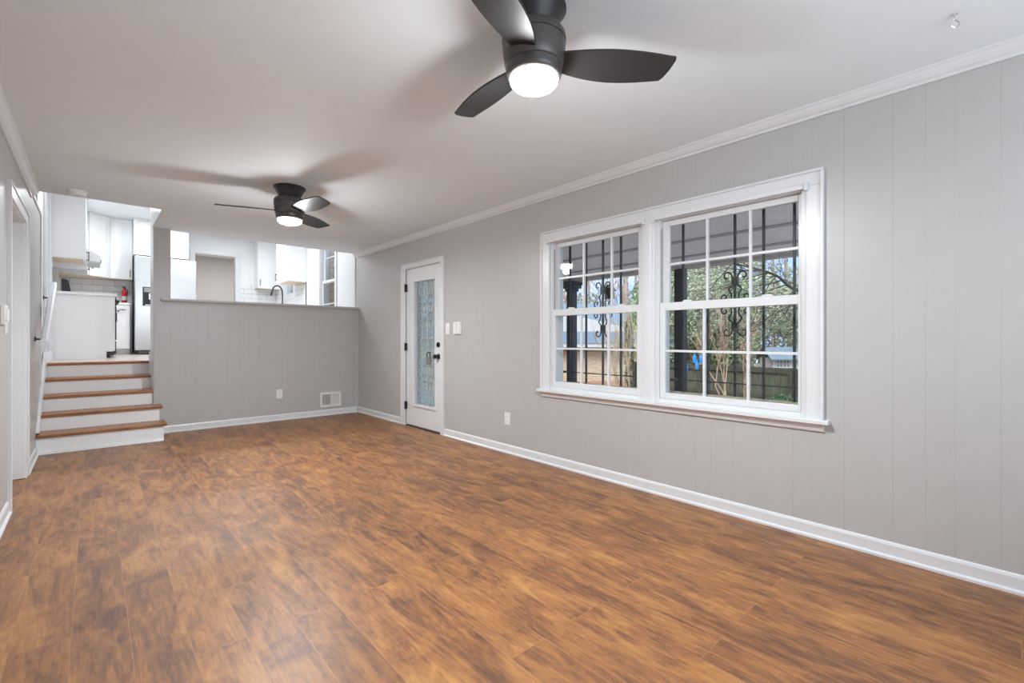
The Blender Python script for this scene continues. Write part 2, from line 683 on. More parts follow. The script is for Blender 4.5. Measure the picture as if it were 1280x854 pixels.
# rear wall, with a made-up window opening for the fill light
bm = B()
for r in rect_minus((XL - 0.2, XR + 0.15, 0, ZC), [(0.0, 2.6, 0.75, 2.15)]):
    box(bm, r[0], r[1], YB, YB - 0.1, r[2], r[3])
struct(link('wall_rear', bm, M_WALL))
w3 = struct_root('window_3', (1.3, YB, 0.75))
bm = B()
for a, b, c, d in ((-0.06, 0.05, 0.69, 2.21), (2.55, 2.66, 0.69, 2.21), (1.26, 1.34, 0.75, 2.15), (0.0, 2.6, 2.10, 2.21), (0.0, 2.6, 0.69, 0.80)):
    box(bm, a, b, YB + 0.02, YB - 0.05, c, d)
link('window_frame', bm, M_TRIM, w3, bevel=0.004)

# partition beside the stairs: white side, grey front
bm = B()
box(bm, XP, 0.695, YH + 0.013, 7.27, 0, ZKC)
struct(link('wall_stair', bm, M_TRIM))
bm = B()
box(bm, XP + 0.004, 0.695, YH, YH + 0.0135, 0, ZC)
struct(link('wall_stair_front', bm, M_WALL))

# cap of the half wall
bm = B()
box(bm, 0.60, XR - 0.001, YH - 0.045, YH - 0.0005, 1.590, 1.612)
box(bm, 0.6955, XR - 0.001, YH - 0.0005, YH + 0.14, 1.590, 1.612)
prism(bm, [(0.612, YH - 0.038, 1.590), (0.612, YH - 0.0005, 1.590), (0.612, YH - 0.0005, 1.553), (0.612, YH - 0.012, 1.553), (0.612, YH - 0.014, 1.572), (0.612, YH - 0.034, 1.580)], (XR - 0.613, 0, 0))
struct(link('trim_2', bm, M_WALL, bevel=0.002))

# crown mouldings
CROWN = [(0, 0), (0.056, 0), (0.056, -0.010), (0.047, -0.016), (0.040, -0.030), (0.026, -0.046), (0.012, -0.052), (0.012, -0.066), (0, -0.066)]
for nm, x, s, y1 in (('trim_3', XR - 0.0005, -1, YC), ('trim_4', XL + 0.0005, 1, YS)):
    bm = B()
    prism(bm, [(x + s * a, YB, ZC - 0.0005 + b) for a, b in CROWN], (0, y1 - YB, 0))
    struct(link(nm, bm, M_TRIM))
# cap strip of the left panelling where it carries on past the ceiling
bm = B()
box(bm, XL - 0.05, XL + 0.012, YS + 0.001, 6.95, ZC - 0.02, ZC + 0.012)
box(bm, XL - 0.05, XL + 0.012, 6.93, 6.955, 0.62, ZC)
struct(link('trim_5', bm, M_TRIM, bevel=0.002))

# baseboards with shoe moulding
BB = [(0, 0), (0.024, 0), (0.024, 0.012), (0.018, 0.018), (0.012, 0.020), (0.012, 0.070), (0.008, 0.080), (0, 0.086)]


def baseboard(name, kind, at, s, runs):
    bm = B()
    for a, b in runs:
        if kind == 'x':
            prism(bm, [(at + s * (p + 0.0003), a, q + 0.0004) for p, q in BB], (0, b - a, 0))
        else:
            prism(bm, [(a, at + s * (p + 0.0003), q + 0.0004) for p, q in BB], (b - a, 0, 0))
    return struct(link(name, bm, M_TRIM))


baseboard('baseboard_right', 'x', XR, -1, [(YB, 4.515), (5.515, YH)])
baseboard('baseboard_left', 'x', XL, 1, [(YB, 4.375), (5.505, 6.40)])
baseboard('baseboard_half', 'y', YH, -1, [(0.60, XR - 0.026)])

# ------------------------------------------------------------------ window trim and sashes
bm = B()
Y0, Y1 = 0.743, 2.943


def casing_v(bm, a, b, z0, z1):
    box(bm, XR - 0.018, XR, a, b, z0, z1)


casing_v(bm, Y0 + 0.014, 0.830, 0.675, 2.003)
casing_v(bm, 2.842, Y1 - 0.014, 0.675, 2.003)
casing_v(bm, 1.795, 1.885, 0.675, 2.003)
casing_v(bm, Y0 + 0.014, Y1 - 0.014, 2.003, 2.076)
box(bm, XR - 0.030, XR, Y0, Y0 + 0.016, 0.6765, 2.0735)
box(bm, XR - 0.030, XR, Y1 - 0.016, Y1, 0.6765, 2.0735)
box(bm, XR - 0.030, XR, Y0, Y1, 2.074, 2.090)
box(bm, XR - 0.024, XR + 0.02, 1.825, 1.855, 0.675, 2.003)
box(bm, XR - 0.052, XR + 0.02, Y0 - 0.028, Y1 + 0.028, 0.652, 0.676)
prism(bm, [(XR, Y0, 0.652), (XR - 0.030, Y0, 0.652), (XR - 0.022, Y0, 0.630), (XR - 0.014, Y0, 0.607), (XR, Y0, 0.607)], (0, Y1 - Y0, 0))
struct(link('trim_6', bm, M_TRIM, bevel=0.003))


def sash(root, name, x0, x1, g, st, rails, mun):
    """g = glass opening (y0,y1,z0,z1); frame out to st past it; rails = (bottom, top) outer z"""
    y0, y1, z0, z1 = g
    a, b = st
    bm = B()
    box(bm, x0, x1, a, y0, rails[0], rails[1])
    box(bm, x0, x1, y1, b, rails[0], rails[1])
    box(bm, x0, x1, y0, y1, rails[0], z0)
    box(bm, x0, x1, y0, y1, z1, rails[1])
    fr = link(name, bm, M_TRIM, root, bevel=0.003)
    bm = B()
    xm = (x0 + x1) / 2
    for y in mun[0]:
        box(bm, xm - 0.010, xm + 0.010, y - 0.008, y + 0.008, z0, z1)
    ys = [y0] + sorted(mun[0]) + [y1]
    for z in mun[1]:
        for p, q in zip(ys, ys[1:]):
            box(bm, xm - 0.009, xm + 0.009, p + 0.0, q - 0.0, z - 0.008, z + 0.008)
    link('muntins', bm, M_TRIM, fr)
    bm = B()
    box(bm, xm - 0.002, xm + 0.002, y0 - 0.005, y1 + 0.005, z0 - 0.005, z1 + 0.005)
    link('glass_pane', bm, M_GLASS, fr)
    return fr


def window_unit(idx, y0, y1, up, lo, mu, ml):
    """y0..y1 = opening between casings"""
    root = struct_root('window_%d' % idx, (3.1, (y0 + y1) / 2, 0.676))
    bm = B()
    box(bm, XR + 0.001, 3.19, y0 - 0.02, y0 + 0.022, 0.676, 2.003)
    box(bm, XR + 0.001, 3.19, y1 - 0.022, y1 + 0.02, 0.676, 2.003)
    box(bm, XR + 0.001, 3.19, y0 + 0.022, y1 - 0.022, 1.986, 2.003)
    box(bm, XR + 0.001, 3.19, y0 + 0.022, y1 - 0.022, 0.660, 0.700)
    link('jamb', bm, M_TRIM, root, bevel=0.002)
    bm = B()
    for y in (y0 + 0.023, y1 - 0.026):
        box(bm, XR + 0.028, XR + 0.034, y, y + 0.003, 1.392, 1.93)
    link('sash_track', bm, M_SLOT, root)
    sash(root, 'upper_sash', 3.087, 3.117, up, (y0 + 0.024, y1 - 0.024), (1.345, 1.984), (mu, [1.668]))
    lower = sash(root, 'lower_sash', 3.046, 3.078, lo, (y0 + 0.024, y1 - 0.024), (0.701, 1.388), (ml, [1.043]))
    for k in (0.22, 0.76):
        yc = y0 + (y1 - y0) * k
        bm = B()
        prism(bm, [(3.05, yc - 0.035, 1.3885), (3.05, yc + 0.035, 1.3885), (3.05, yc + 0.025, 1.401), (3.05, yc - 0.025, 1.401)], (0.024, 0, 0))
        link('sash_lock', bm, M_TRIM, lower, bevel=0.002)
    bm = B()
    box(bm, 3.002, 3.019, y0 + 0.0, y1 - 0.0, 1.985, 2.012)
    hr = link('blind_headrail', bm, M_TRIM, root, bevel=0.002)
    for y in (y0 - 0.022, y1 + 0.002):
        bm = B()
        box(bm, 2.998, 3.021, y, y + 0.020, 1.974, 2.022)
        link('end_bracket', bm, M_TRIM, hr, bevel=0.003)
    return root


window_unit(2, 0.838, 1.788, (0.888, 1.714, 1.385, 1.944), (0.878, 1.722, 0.742, 1.332), [1.159, 1.437], [1.158, 1.441])
window_unit(1, 1.892, 2.842, (1.968, 2.782, 1.390, 1.944), (1.955, 2.788, 0.750, 1.332), [2.220, 2.506], [2.222, 2.502])

# ------------------------------------------------------------------ exterior door in the right wall
d1 = struct_root('door_1', (3.05, 4.995, 0.0))
bm = B()
box(bm, XR - 0.018, XR, 4.520, 4.592, 0, 2.094)
box(bm, XR - 0.018, XR, 5.408, 5.515, 0, 2.094)
box(bm, XR - 0.018, XR, 4.592, 5.408, 2.036, 2.094)
box(bm, XR - 0.026, XR, 4.515, 4.530, 0, 2.0875)
box(bm, XR - 0.026, XR, 5.505, 5.520, 0, 2.0875)
box(bm, XR - 0.026, XR, 4.515, 5.520, 2.088, 2.101)
struct(link('trim_7', bm, M_TRIM, bevel=0.002))
bm = B()
box(bm, XR - 0.01, XR + 0.14, 4.575, 4.584, 0, 2.040)
box(bm, XR - 0.01, XR + 0.14, 5.408, 5.415, 0, 2.040)
box(bm, XR - 0.01, XR + 0.14, 4.584, 5.408, 2.033, 2.040)
link('jamb', bm, M_TRIM, d1)
bm = B()
box(bm, XR - 0.005, XR + 0.16, 4.584, 5.408, 0.001, 0.014)
link('threshold', bm, M_BRONZE, d1)
SL0, SL1 = XR + 0.004, XR + 0.048
GY0, GY1, GZ0, GZ1 = 4.728, 5.212, 0.300, 1.850
bm = B()
box(bm, SL0, SL1, 4.586, GY0 - 0.004, 0.020, 2.030)
box(bm, SL0, SL1, GY1 + 0.004, 5.4075, 0.020, 2.030)
box(bm, SL0, SL1, GY0 - 0.004, GY1 + 0.004, 0.020, GZ0 - 0.004)
box(bm, SL0, SL1, GY0 - 0.004, GY1 + 0.004, GZ1 + 0.004, 2.030)
slab = link('door_slab', bm, M_TRIM, d1, bevel=0.002)
bm = B()
for a, b, c, d in ((GY0 - 0.035, GY0, GZ0 - 0.035, GZ1 + 0.035), (GY1, GY1 + 0.035, GZ0 - 0.035, GZ1 + 0.035),
                   (GY0, GY1, GZ0 - 0.035, GZ0), (GY0, GY1, GZ1, GZ1 + 0.035)):
    box(bm, SL0 - 0.012, SL0 + 0.012, a, b, c, d)
link('glass_frame', bm, M_TRIM, slab, bevel=0.005)
bm = B()
box(bm, SL0 + 0.020, SL0 + 0.026, GY0 - 0.004, GY1 + 0.004, GZ0 - 0.004, GZ1 + 0.004)
link('glass_pane', bm, M_GLASS, slab)
for z in (1.79, 1.025, 0.265):
    bm = B()
    box(bm, XR - 0.022, XR + 0.006, 5.392, 5.424, z - 0.048, z + 0.048)
    tube(bm, [(XR - 0.024, 5.408, z - 0.052), (XR - 0.024, 5.408, z + 0.052)], 0.007)
    link('hinge', bm, M_BLACK, d1)
bm = B()
lathe(bm, [(0.031, 0), (0.031, -0.008), (0.026, -0.014), (0.0, -0.016)], (SL0, 4.655, 1.058), 24, 'x')
box(bm, SL0 - 0.028, SL0 - 0.014, 4.651, 4.659, 1.040, 1.076)
link('deadbolt', bm, M_BLACK, slab, smooth=True)
bm = B()
lathe(bm, [(0.033, 0), (0.033, -0.008), (0.014, -0.014), (0.012, -0.030), (0.024, -0.040), (0.029, -0.052), (0.026, -0.064), (0.014, -0.070), (0.0, -0.071)], (SL0, 4.655, 0.918), 24, 'x')
link('door_knob', bm, M_BLACK, slab, smooth=True)

# storm door outside, with a decorated grille
sd = thing('storm_door', 'pale grey grilled security door seen through the glass of the entry door', 'door', (3.165, 4.995, 0.0))
XS0, XS1 = 3.150, 3.176
M_STORM = principled('pale_grey_storm_paint', (0.62, 0.65, 0.65), 0.35, noise=0.05, scale=12)
M_STORMS = principled('shaded_frame_grey_paint', (0.30, 0.31, 0.31), 0.45, noise=0.05, scale=12)
bm = B()
box(bm, XS0, XS1, 4.592, 4.66, 0.03, 2.02)
box(bm, XS0, XS1, 5.32, 5.402, 0.03, 2.02)
box(bm, XS0, XS1, 4.66, 5.32, 0.03, 0.24)
box(bm, XS0, XS1, 4.66, 5.32, 1.93, 2.02)
link('door_frame', bm, M_STORM, sd, bevel=0.003)
for y in (4.80, 4.94, 5.08, 5.22):
    bm = B()
    box(bm, XS0 + 0.004, XS1 - 0.006, y - 0.010, y + 0.010, 0.24, 1.93)
    link('grille_bar', bm, M_STORM, sd, bevel=0.002)
bm = B()
for z in (1.14, 0.90):
    ys = [4.66, 4.79, 4.93, 5.07, 5.21, 5.32]
    for a, b in zip(ys, ys[1:]):
        box(bm, XS0 + 0.006, XS1 - 0.008, a + (0.02 if a > 4.67 else 0), b, z - 0.010, z + 0.010)
link('cross_bar', bm, M_STORM, sd)
bm = B()
for y in (4.87, 5.01, 5.15):
    for zc in (0.52, 0.72, 1.30, 1.52, 1.74):
        for s in (1, -1):
            pts = [(XS0 + 0.012, y + s * 0.050 * math.cos(a) * (1 - a / 9), zc + 0.062 * math.sin(a)) for a in [k * 0.45 for k in range(14)]]
            tube(bm, pts, 0.0055, 5)
link('scroll_work', bm, M_STORM, sd, smooth=True)
bm = B()
box(bm, XS0 + 0.020, XS0 + 0.0235, 4.655, 5.325, 0.235, 1.935)
link('patterned_glass', bm, M_PATTERN, sd)
lb = thing('key_lockbox', 'small grey key lockbox hanging by the knob behind the entry door glass', 'lockbox', (3.118, 4.99, 0.80))
bm = B()
box(bm, 3.108, 3.132, 4.955, 5.045, 0.800, 0.905)
link('lockbox_body', bm, M_LOCK, lb, bevel=0.006)
bm = B()
tube(bm, curve([(3.120, 4.965, 0.900), (3.120, 4.965, 0.935), (3.120, 4.980, 0.958), (3.120, 5.020, 0.958), (3.120, 5.035, 0.935), (3.120, 5.035, 0.900)], 6), 0.007, 8)
tube(bm, [(3.120, 5.00, 0.957), (3.155, 5.00, 0.957)], 0.006, 8)
link('shackle', bm, M_BLACK, lb, smooth=True)

# ------------------------------------------------------------------ doorway in the left wall
bm = B()
for a, b, c, d in ((4.395, 4.485, 0, 2.145), (5.415, 5.500, 0, 2.145), (4.485, 5.415, 2.068, 2.145)):
    box(bm, XL - 0.001, XL + 0.016, a, b, c, d)
for a, b, c, d in ((4.380, 4.397, 0, 2.1425), (5.498, 5.512, 0, 2.1425), (4.380, 5.512, 2.143, 2.160)):
    box(bm, XL - 0.001, XL + 0.024, a, b, c, d)
struct(link('trim_8', bm, M_TRIM, bevel=0.003))
d2 = struct_root('door_2', (XL - 0.1, 4.95, 0.0))
bm = B()
box(bm, XL - 0.16, XL + 0.002, 5.400, 5.419, 0.004, 2.079)
box(bm, XL - 0.16, XL + 0.002, 4.481, 4.500, 0.004, 2.079)
box(bm, XL - 0.16, XL + 0.002, 4.500, 5.400, 2.060, 2.079)
link('jamb', bm, M_TRIM, d2, bevel=0.003)
bm = B()
box(bm, XL - 0.16, XL - 0.12, 4.503, 5.397, 0.010, 2.057)
link('door_slab', bm, M_TRIM, d2, bevel=0.003)


# ------------------------------------------------------------------ ceiling fans
def fan(cx, cy, a0, label, group='matching black ceiling fans'):
    root = thing('ceiling_fan', label, 'ceiling fan', (cx, cy, ZC), group)
    c = (cx, cy, ZC)
    bm = B()
    lathe(bm, [(0.128, -0.0005), (0.129, -0.012), (0.122, -0.018), (0.108, -0.040), (0.092, -0.072), (0.080, -0.098), (0.074, -0.110)], c, 48)
    link('canopy', bm, M_BLADE, root, smooth=True)
    bm = B()
    lathe(bm, [(0.070, -0.098), (0.100, -0.096), (0.118, -0.102), (0.1265, -0.116), (0.128, -0.138), (0.1245, -0.140), (0.1245, -0.145), (0.127, -0.147),
               (0.124, -0.185), (0.116, -0.232), (0.112, -0.236), (0.108, -0.238)], c, 56)
    link('motor_housing', bm, M_BRONZE, root, smooth=True)
    bm = B()
    lathe(bm, [(0.108, -0.236), (0.113, -0.239), (0.1115, -0.262), (0.106, -0.276), (0.097, -0.281), (0.092, -0.281)], c, 56)
    kit = link('light_ring', bm, M_BRONZE, root, smooth=True)
    bm = B()
    lathe(bm, [(0.0945, -0.2795), (0.0965, -0.285), (0.094, -0.298), (0.084, -0.309), (0.066, -0.317), (0.040, -0.322), (0.0, -0.324)], c, 48)
    link('light_globe', bm, M_GLOBE, kit, smooth=True)
    for k in range(3):
        a = R(a0 + 120 * k)
        u = Vector((math.cos(a), math.sin(a), 0))
        v = Vector((-math.sin(a), math.cos(a), 0))
        pitch = R(12.5)
        vv = v * math.cos(pitch) - Vector((0, 0, 1)) * math.sin(pitch)
        nn = u.cross(vv)
        base = Vector((cx, cy, ZC - 0.207))
        # outline: leading edge (w<0, higher) longer than the trailing one
        ctr = []
        N = 22
        lead = [(0.095 + (0.566 - 0.095) * i / N, -(0.048 + 0.022 * math.sin(math.pi * min(1, (i / N) * 1.02)) + 0.012 * (i / N))) for i in range(N + 1)]
        trail = [(0.095 + (0.542 - 0.095) * i / N, 0.044 + 0.036 * math.sin(math.pi * (i / N) ** 0.9) + 0.020 * (i / N)) for i in range(N + 1)]
        tip = [(0.570, -0.044), (0.565, 0.004), (0.553, 0.048)]
        ol = lead + tip + list(reversed(trail))
        bm = B()
        top = [bm.verts.new(base + u * x + vv * y + nn * 0.004) for x, y in ol]
        bot = [bm.verts.new(base + u * x + vv * y - nn * 0.004) for x, y in ol]
        n = len(ol)
        # strips across the blade
        m = N + 1

        def strip(vs, flip):
            for i in range(N):
                q = [vs[i], vs[i + 1], vs[n - 1 - (i + 1)], vs[n - 1 - i]]
                bm.faces.new(q if not flip else q[::-1])
            q = [vs[N], vs[N + 1], vs[N + 2], vs[N + 3], vs[N + 4]]
            bm.faces.new(q if not flip else q[::-1])
        strip(top, False)
        strip(bot, True)
        for i in range(n):
            j = (i + 1) % n
            bm.faces.new((top[i], bot[i], bot[j], top[j]))
        link('blade', bm, M_BLADE, root)
    # the lamp's own light
    l = bpy.data.lights.new('fan_lamp', 'AREA')
    l.shape = 'DISK'
    l.size = 0.17
    l.energy = FAN_POWER
    l.color = (0.90, 0.96, 1.0)
    l.spread = R(180)
    lo = bpy.data.objects.new('fan_lamp', l)
    COL.objects.link(lo)
    lo.location = (cx, cy, ZC - 0.328)
    # the domed part of the globe, which also throws light sideways and up
    l = bpy.data.lights.new('fan_globe_glow', 'POINT')
    l.shadow_soft_size = 0.045
    l.energy = FAN_SIDE
    l.color = (0.90, 0.96, 1.0)
    lo = bpy.data.objects.new('fan_globe_glow', l)
    COL.objects.link(lo)
    lo.location = (cx, cy, ZC - 0.375)
    return root


fan(1.307, 1.311, -36.5, 'black three-blade ceiling fan with lit globe, nearer one at top of the room')
fan(1.275, 4.30, -80.0, 'black three-blade ceiling fan with lit globe, farther one towards the kitchen')

# ------------------------------------------------------------------ small things on ceiling and walls
sm = thing('smoke_detector', 'round white smoke detector on the ceiling above the stairs', 'smoke detector', (-0.10, 5.68, ZC))
bm = B()
lathe(bm, [(0.070, -0.0005), (0.070, -0.010), (0.066, -0.013), (0.066, -0.016)], (-0.10, 5.68, ZC), 40)
link('mounting_ring', bm, M_PLATE, sm, smooth=True)
bm = B()
lathe(bm, [(0.060, -0.0165), (0.060, -0.030), (0.054, -0.040), (0.030, -0.044), (0, -0.045)], (-0.10, 5.68, ZC), 40)
link('detector_cover', bm, M_PLATE, sm, smooth=True)

hk = thing('ceiling_hook', 'small bright metal hook screwed into the ceiling', 'hook', (2.597, 0.185, ZC))
hx, hy = 2.597, 0.185
bm = B()
lathe(bm, [(0.011, -0.0005), (0.011, -0.003), (0.005, -0.005), (0.0028, -0.006), (0.0028, -0.016)], (hx, hy, ZC), 16)
link('hook_base', bm, M_CHROME, hk, smooth=True)
bm = B()
dx, dy = 0.70, 0.71
pts = [(0, -0.012), (0, -0.020), (0.012, -0.026), (0.020, -0.036), (0.014, -0.048), (0.0, -0.052), (-0.014, -0.046), (-0.016, -0.040)]
tube(bm, curve([(hx + p * dx, hy - p * dy, ZC + q) for p, q in pts], 5), 0.0028, 8)
link('hook_wire', bm, M_CHROME, hk, smooth=True)


def plate(name, label, cat, plane, at, s, uc, zc, wd, ht, kind, group=None):
    """wall plate; plane 'x' or 'y', s = direction into the room"""
    def P(u, z, n):
        return (at + s * n, u, z) if plane == 'x' else (u, at + s * n, z)

    def bx(bm, u0, u1, z0, z1, n0, n1):
        a, b = P(u0, z0, n0), P(u1, z1, n1)
        box(bm, a[0], b[0], a[1], b[1], a[2], b[2])
    root = thing(name, label, cat, P(uc, zc, 0.0), group)
    bm = B()
    bx(bm, uc - wd / 2, uc + wd / 2, zc - ht / 2, zc + ht / 2, 0.0005, 0.006)
    link('cover_plate', bm, M_PLATE, root, bevel=0.002)
    if kind == 'outlet':
        for dz in (-0.021, 0.021):
            bm = B()
            bx(bm, uc - 0.017, uc + 0.017, zc + dz - 0.015, zc + dz + 0.015, 0.006, 0.0085)
            k = link('socket', bm, M_PLATE, root, bevel=0.004)
            bm = B()
            for du in (-0.006, 0.006):
                bx(bm, uc + du - 0.0012, uc + du + 0.0012, zc + dz - 0.004, zc + dz + 0.006, 0.0084, 0.0088)
            link('slots', bm, M_DARK, k)
    else:
        n = 2 if kind == 'double' else 1
        for i in range(n):
            du = 0 if n == 1 else (-0.023 if i == 0 else 0.023)
            bm = B()
            bx(bm, uc + du - 0.0165, uc + du + 0.0165, zc - 0.034, zc + 0.034, 0.006, 0.011)
            link('rocker', bm, M_PLATE, root, bevel=0.002)
    return root


plate('light_switch', 'single white rocker switch right beside the entry door casing', 'light switch', 'x', XR, -1, 4.455, 1.245, 0.078, 0.125, 'single')
# surface-mounted double control
t = thing('wall_control', 'raised white double wall control to the right of the single switch', 'light switch', (XR, 4.255, 1.245))
bm = B()
box(bm, XR - 0.016, XR - 0.0005, 4.185, 4.325, 1.175, 1.318)
link('cover_plate', bm, M_PLATE, t, bevel=0.003)
for a, b in ((4.192, 4.250), (4.260, 4.318)):
    bm = B()
    box(bm, XR - 0.026, XR - 0.016, a, b, 1.182, 1.311)
    link('rocker', bm, M_PLATE, t, bevel=0.003)
bm = B()
box(bm, XR - 0.014, XR - 0.004, 4.177, 4.1845, 1.226, 1.256)
link('side_button', bm, M_PLATE, t, bevel=0.001)

plate('wall_outlet', 'white outlet low on the right wall between door and windows', 'outlet', 'x', XR, -1, 3.416, 0.340, 0.078, 0.122, 'outlet')
plate('wall_outlet', 'white outlet low on the half wall below the kitchen opening', 'outlet', 'y', YH, -1, 1.907, 0.367, 0.076, 0.122, 'outlet')

t = thing('light_switch', 'white boxy wall control on the left wall just before the doorway', 'light switch', (XL, 4.17, 1.27))
bm = B()
box(bm, XL + 0.0005, XL + 0.020, 4.11, 4.235, 1.215, 1.335)
link('cover_plate', bm, M_PLATE, t, bevel=0.003)
bm = B()
box(bm, XL + 0.020, XL + 0.028, 4.135, 4.21, 1.235, 1.315)
link('rocker', bm, M_PLATE, t, bevel=0.002)
t = thing('light_switch', 'flat white switch plate beside the left doorway casing, below the boxy control', 'light switch', (XL, 4.31, 1.215))
bm = B()
box(bm, XL + 0.0005, XL + 0.006, 4.275, 4.350, 1.160, 1.235)
link('cover_plate', bm, M_PLATE, t, bevel=0.002)
bm = B()
box(bm, XL + 0.006, XL + 0.011, 4.297, 4.328, 1.172, 1.223)
link('rocker', bm, M_PLATE, t, bevel=0.002)

# floor-level air return on the half wall
vt = thing('vent_register', 'white air register with half open louvres low on the half wall', 'vent', (2.61, YH, 0.23))
a, b, c, d = 2.460, 2.765, 0.125, 0.340
bm = B()
for r in rect_minus((a, b, c, d), [(a + 0.028, b - 0.028, c + 0.030, d - 0.030)]):
    box(bm, r[0], r[1], YH - 0.010, YH - 0.0005, r[2], r[3])
link('vent_frame', bm, M_PLATE, vt)
bm = B()
box(bm, a + 0.028, b - 0.028, YH - 0.002, YH - 0.0007, c + 0.030, d - 0.030)
link('duct_opening', bm, M_SLOT, vt)
mid = a + 0.150
for i in range(10):
    x = a + 0.036 + i * 0.0125
    bm = B()
    box(bm, x - 0.0012, x + 0.0012, YH - 0.009, YH - 0.002, c + 0.030, d - 0.030)
    link('louvre', bm, M_PLATE, vt)
bm = B()
box(bm, mid, mid + 0.008, YH - 0.010, YH - 0.002, c + 0.030, d - 0.030)
for i in range(9):
    x = mid + 0.010 + i * 0.0128
    prism(bm, [(x, YH - 0.009, c + 0.030), (x + 0.012, YH - 0.005, c + 0.030), (x + 0.012, YH - 0.003, c + 0.030), (x, YH - 0.007, c + 0.030)], (0, 0, d - c - 0.060))
link('closed_louvres', bm, M_PLATE, vt)
bm = B()
box(bm, b - 0.020, b - 0.014, YH - 0.020, YH - 0.010, 0.225, 0.250)
link('vent_lever', bm, M_PLATE, vt)

# ------------------------------------------------------------------ stairs
st = thing('staircase', 'white stairs with stained wooden treads climbing to the kitchen', 'stairs', (0.06, 6.4, 0))
NOSE = [6.38, 6.655, 6.92, 7.185, 7.45]
RISE = [0.19, 0.355, 0.52, 0.685, ZK]
ENDX = [0.585, 0.570, XP - 0.001, XP - 0.001, XP - 0.001]
zb = 0.0
for k in range(5):
    y0 = NOSE[k] + 0.028
    y1 = (NOSE[k + 1] + 0.05) if k < 4 else 7.60
    z1 = RISE[k] - 0.028
    bm = B()
    if k < 2:
        box(bm, XL + 0.001, ENDX[k], y0, YH - 0.001, zb + 0.0005, z1)
        if k == 1:
            box(bm, XL + 0.001, XP - 0.001, YH - 0.001, y1, zb + 0.0005, z1)
    else:
        box(bm, XL + 0.001, ENDX[k], y0, y1, zb + 0.0005, z1)
    link('riser', bm, M_RISER, st)
    bm = B()
    xr = ENDX[k] + (0.028 if k < 2 else 0)
    xl = XL + 0.001
    yend = min(y1, YH - 0.001) if k < 2 else y1
    prism(bm, [(xl, NOSE[k] + 0.006, z1), (xl, NOSE[k], z1 + 0.008), (xl, NOSE[k], RISE[k] - 0.008), (xl, NOSE[k] + 0.006, RISE[k]), (xl, yend, RISE[k]), (xl, yend, z1)], (xr - xl, 0, 0))
    if k == 1:
        box(bm, xl, XP - 0.001, YH - 0.001, y1, z1, RISE[k])
    link('tread', bm, M_TREAD, st)
    zb = RISE[k]
bm = B()
prism(bm, [(XL + 0.0003, 6.52, 0.190), (XL + 0.0003, 6.40, 0.215), (XL + 0.0003, 7.36, 0.975), (XL + 0.0003, 8.55, 0.975), (XL + 0.0003, 8.55, 0.851), (XL + 0.0003, 7.50, 0.851)], (0.022, 0, 0))
link('skirt_board', bm, M_TRIM, st, bevel=0.002)
bm = B()
box(bm, XP - 0.0005, XP + 0.09, 7.271, 7.47, 0.30, ZK + 0.115)
link('skirt_return', bm, M_TRIM, st, bevel=0.002)
bm = B()
prism(bm, [(XL + 0.001, 6.400, 0.0008), (XL + 0.001, 6.385, 0.0008), (XL + 0.001, 6.396, 0.022), (XL + 0.001, 6.4085, 0.024), (XL + 0.001, 6.4085, 0.0008)], (0.99, 0, 0))
link('shoe_moulding', bm, M_TRIM, st)

hr = thing('handrail', 'white sloping handrail on black brackets along the stair wall', 'handrail', (XL, 6.9, 1.3))
bm = B()
ra, rb = Vector((0, 6.05, 1.075)), Vector((0, 7.45, 1.735))
prof = [(-0.360, -0.035), (-0.360, 0.035), (-0.346, 0.045), (-0.320, 0.045), (-0.306, 0.035), (-0.306, -0.035)]
vs0 = [bm.verts.new((x, ra.y, ra.z + z)) for x, z in prof]
vs1 = [bm.verts.new((x, rb.y, rb.z + z)) for x, z in prof]
n = len(prof)
for i in range(n):
    j = (i + 1) % n
    bm.faces.new((vs0[i], vs0[j], vs1[j], vs1[i]))
bm.faces.new(vs0)
bm.faces.new(vs1[::-1])
link('rail', bm, M_TRIM, hr, bevel=0.003)
for f in (0.20, 0.90):
    y = ra.y + (rb.y - ra.y) * f
    z = ra.z + (rb.z - ra.z) * f - 0.036
    bm = B()
    lathe(bm, [(0.024, 0.0005), (0.024, 0.006), (0.012, 0.010)], (XL, y, z - 0.045), 20, 'x')
    tube(bm, curve([(XL + 0.008, y, z - 0.045), (XL + 0.045, y, z - 0.045), (XL + 0.075, y, z - 0.030), (XL + 0.085, y, z + 0.003)], 6), 0.008, 8)
    box(bm, -0.352, -0.314, y - 0.02, y + 0.02, z - 0.002, z + 0.012)
    link('bracket', bm, M_BLACK, hr, smooth=True)

# ------------------------------------------------------------------ kitchen shell
bm = B()
box(bm, XL - 0.02, XP, 7.60, YK + 0.1, ZK - 0.12, ZK)
box(bm, XP, 3.2, 7.27, YK + 0.1, ZK - 0.12, ZK)
box(bm, 0.70, 3.2, YH + 0.10, 7.27, ZK - 0.12, ZK)
struct(link('floor_kitchen', bm, M_LANDING))
bm = B()
box(bm, XL - 0.2, XR + 0.2, YC + 0.001, YK + 0.1, ZKC, ZKC + 0.1)
box(bm, XL - 0.2, XP - 0.009, YS - 0.001, YC + 0.001, ZKC, ZKC + 0.1)
struct(link('ceiling_kitchen', bm, M_CEIL))
bm = B()
box(bm, XL - 0.16, XL - 0.052, YS - 0.1, 6.93, ZC + 0.001, ZKC)
box(bm, XL - 0.16, XL - 0.018, 6.932, YK + 0.1, 0.0, ZKC)
struct(link('wall_kitchen_left', bm, M_KWALL))
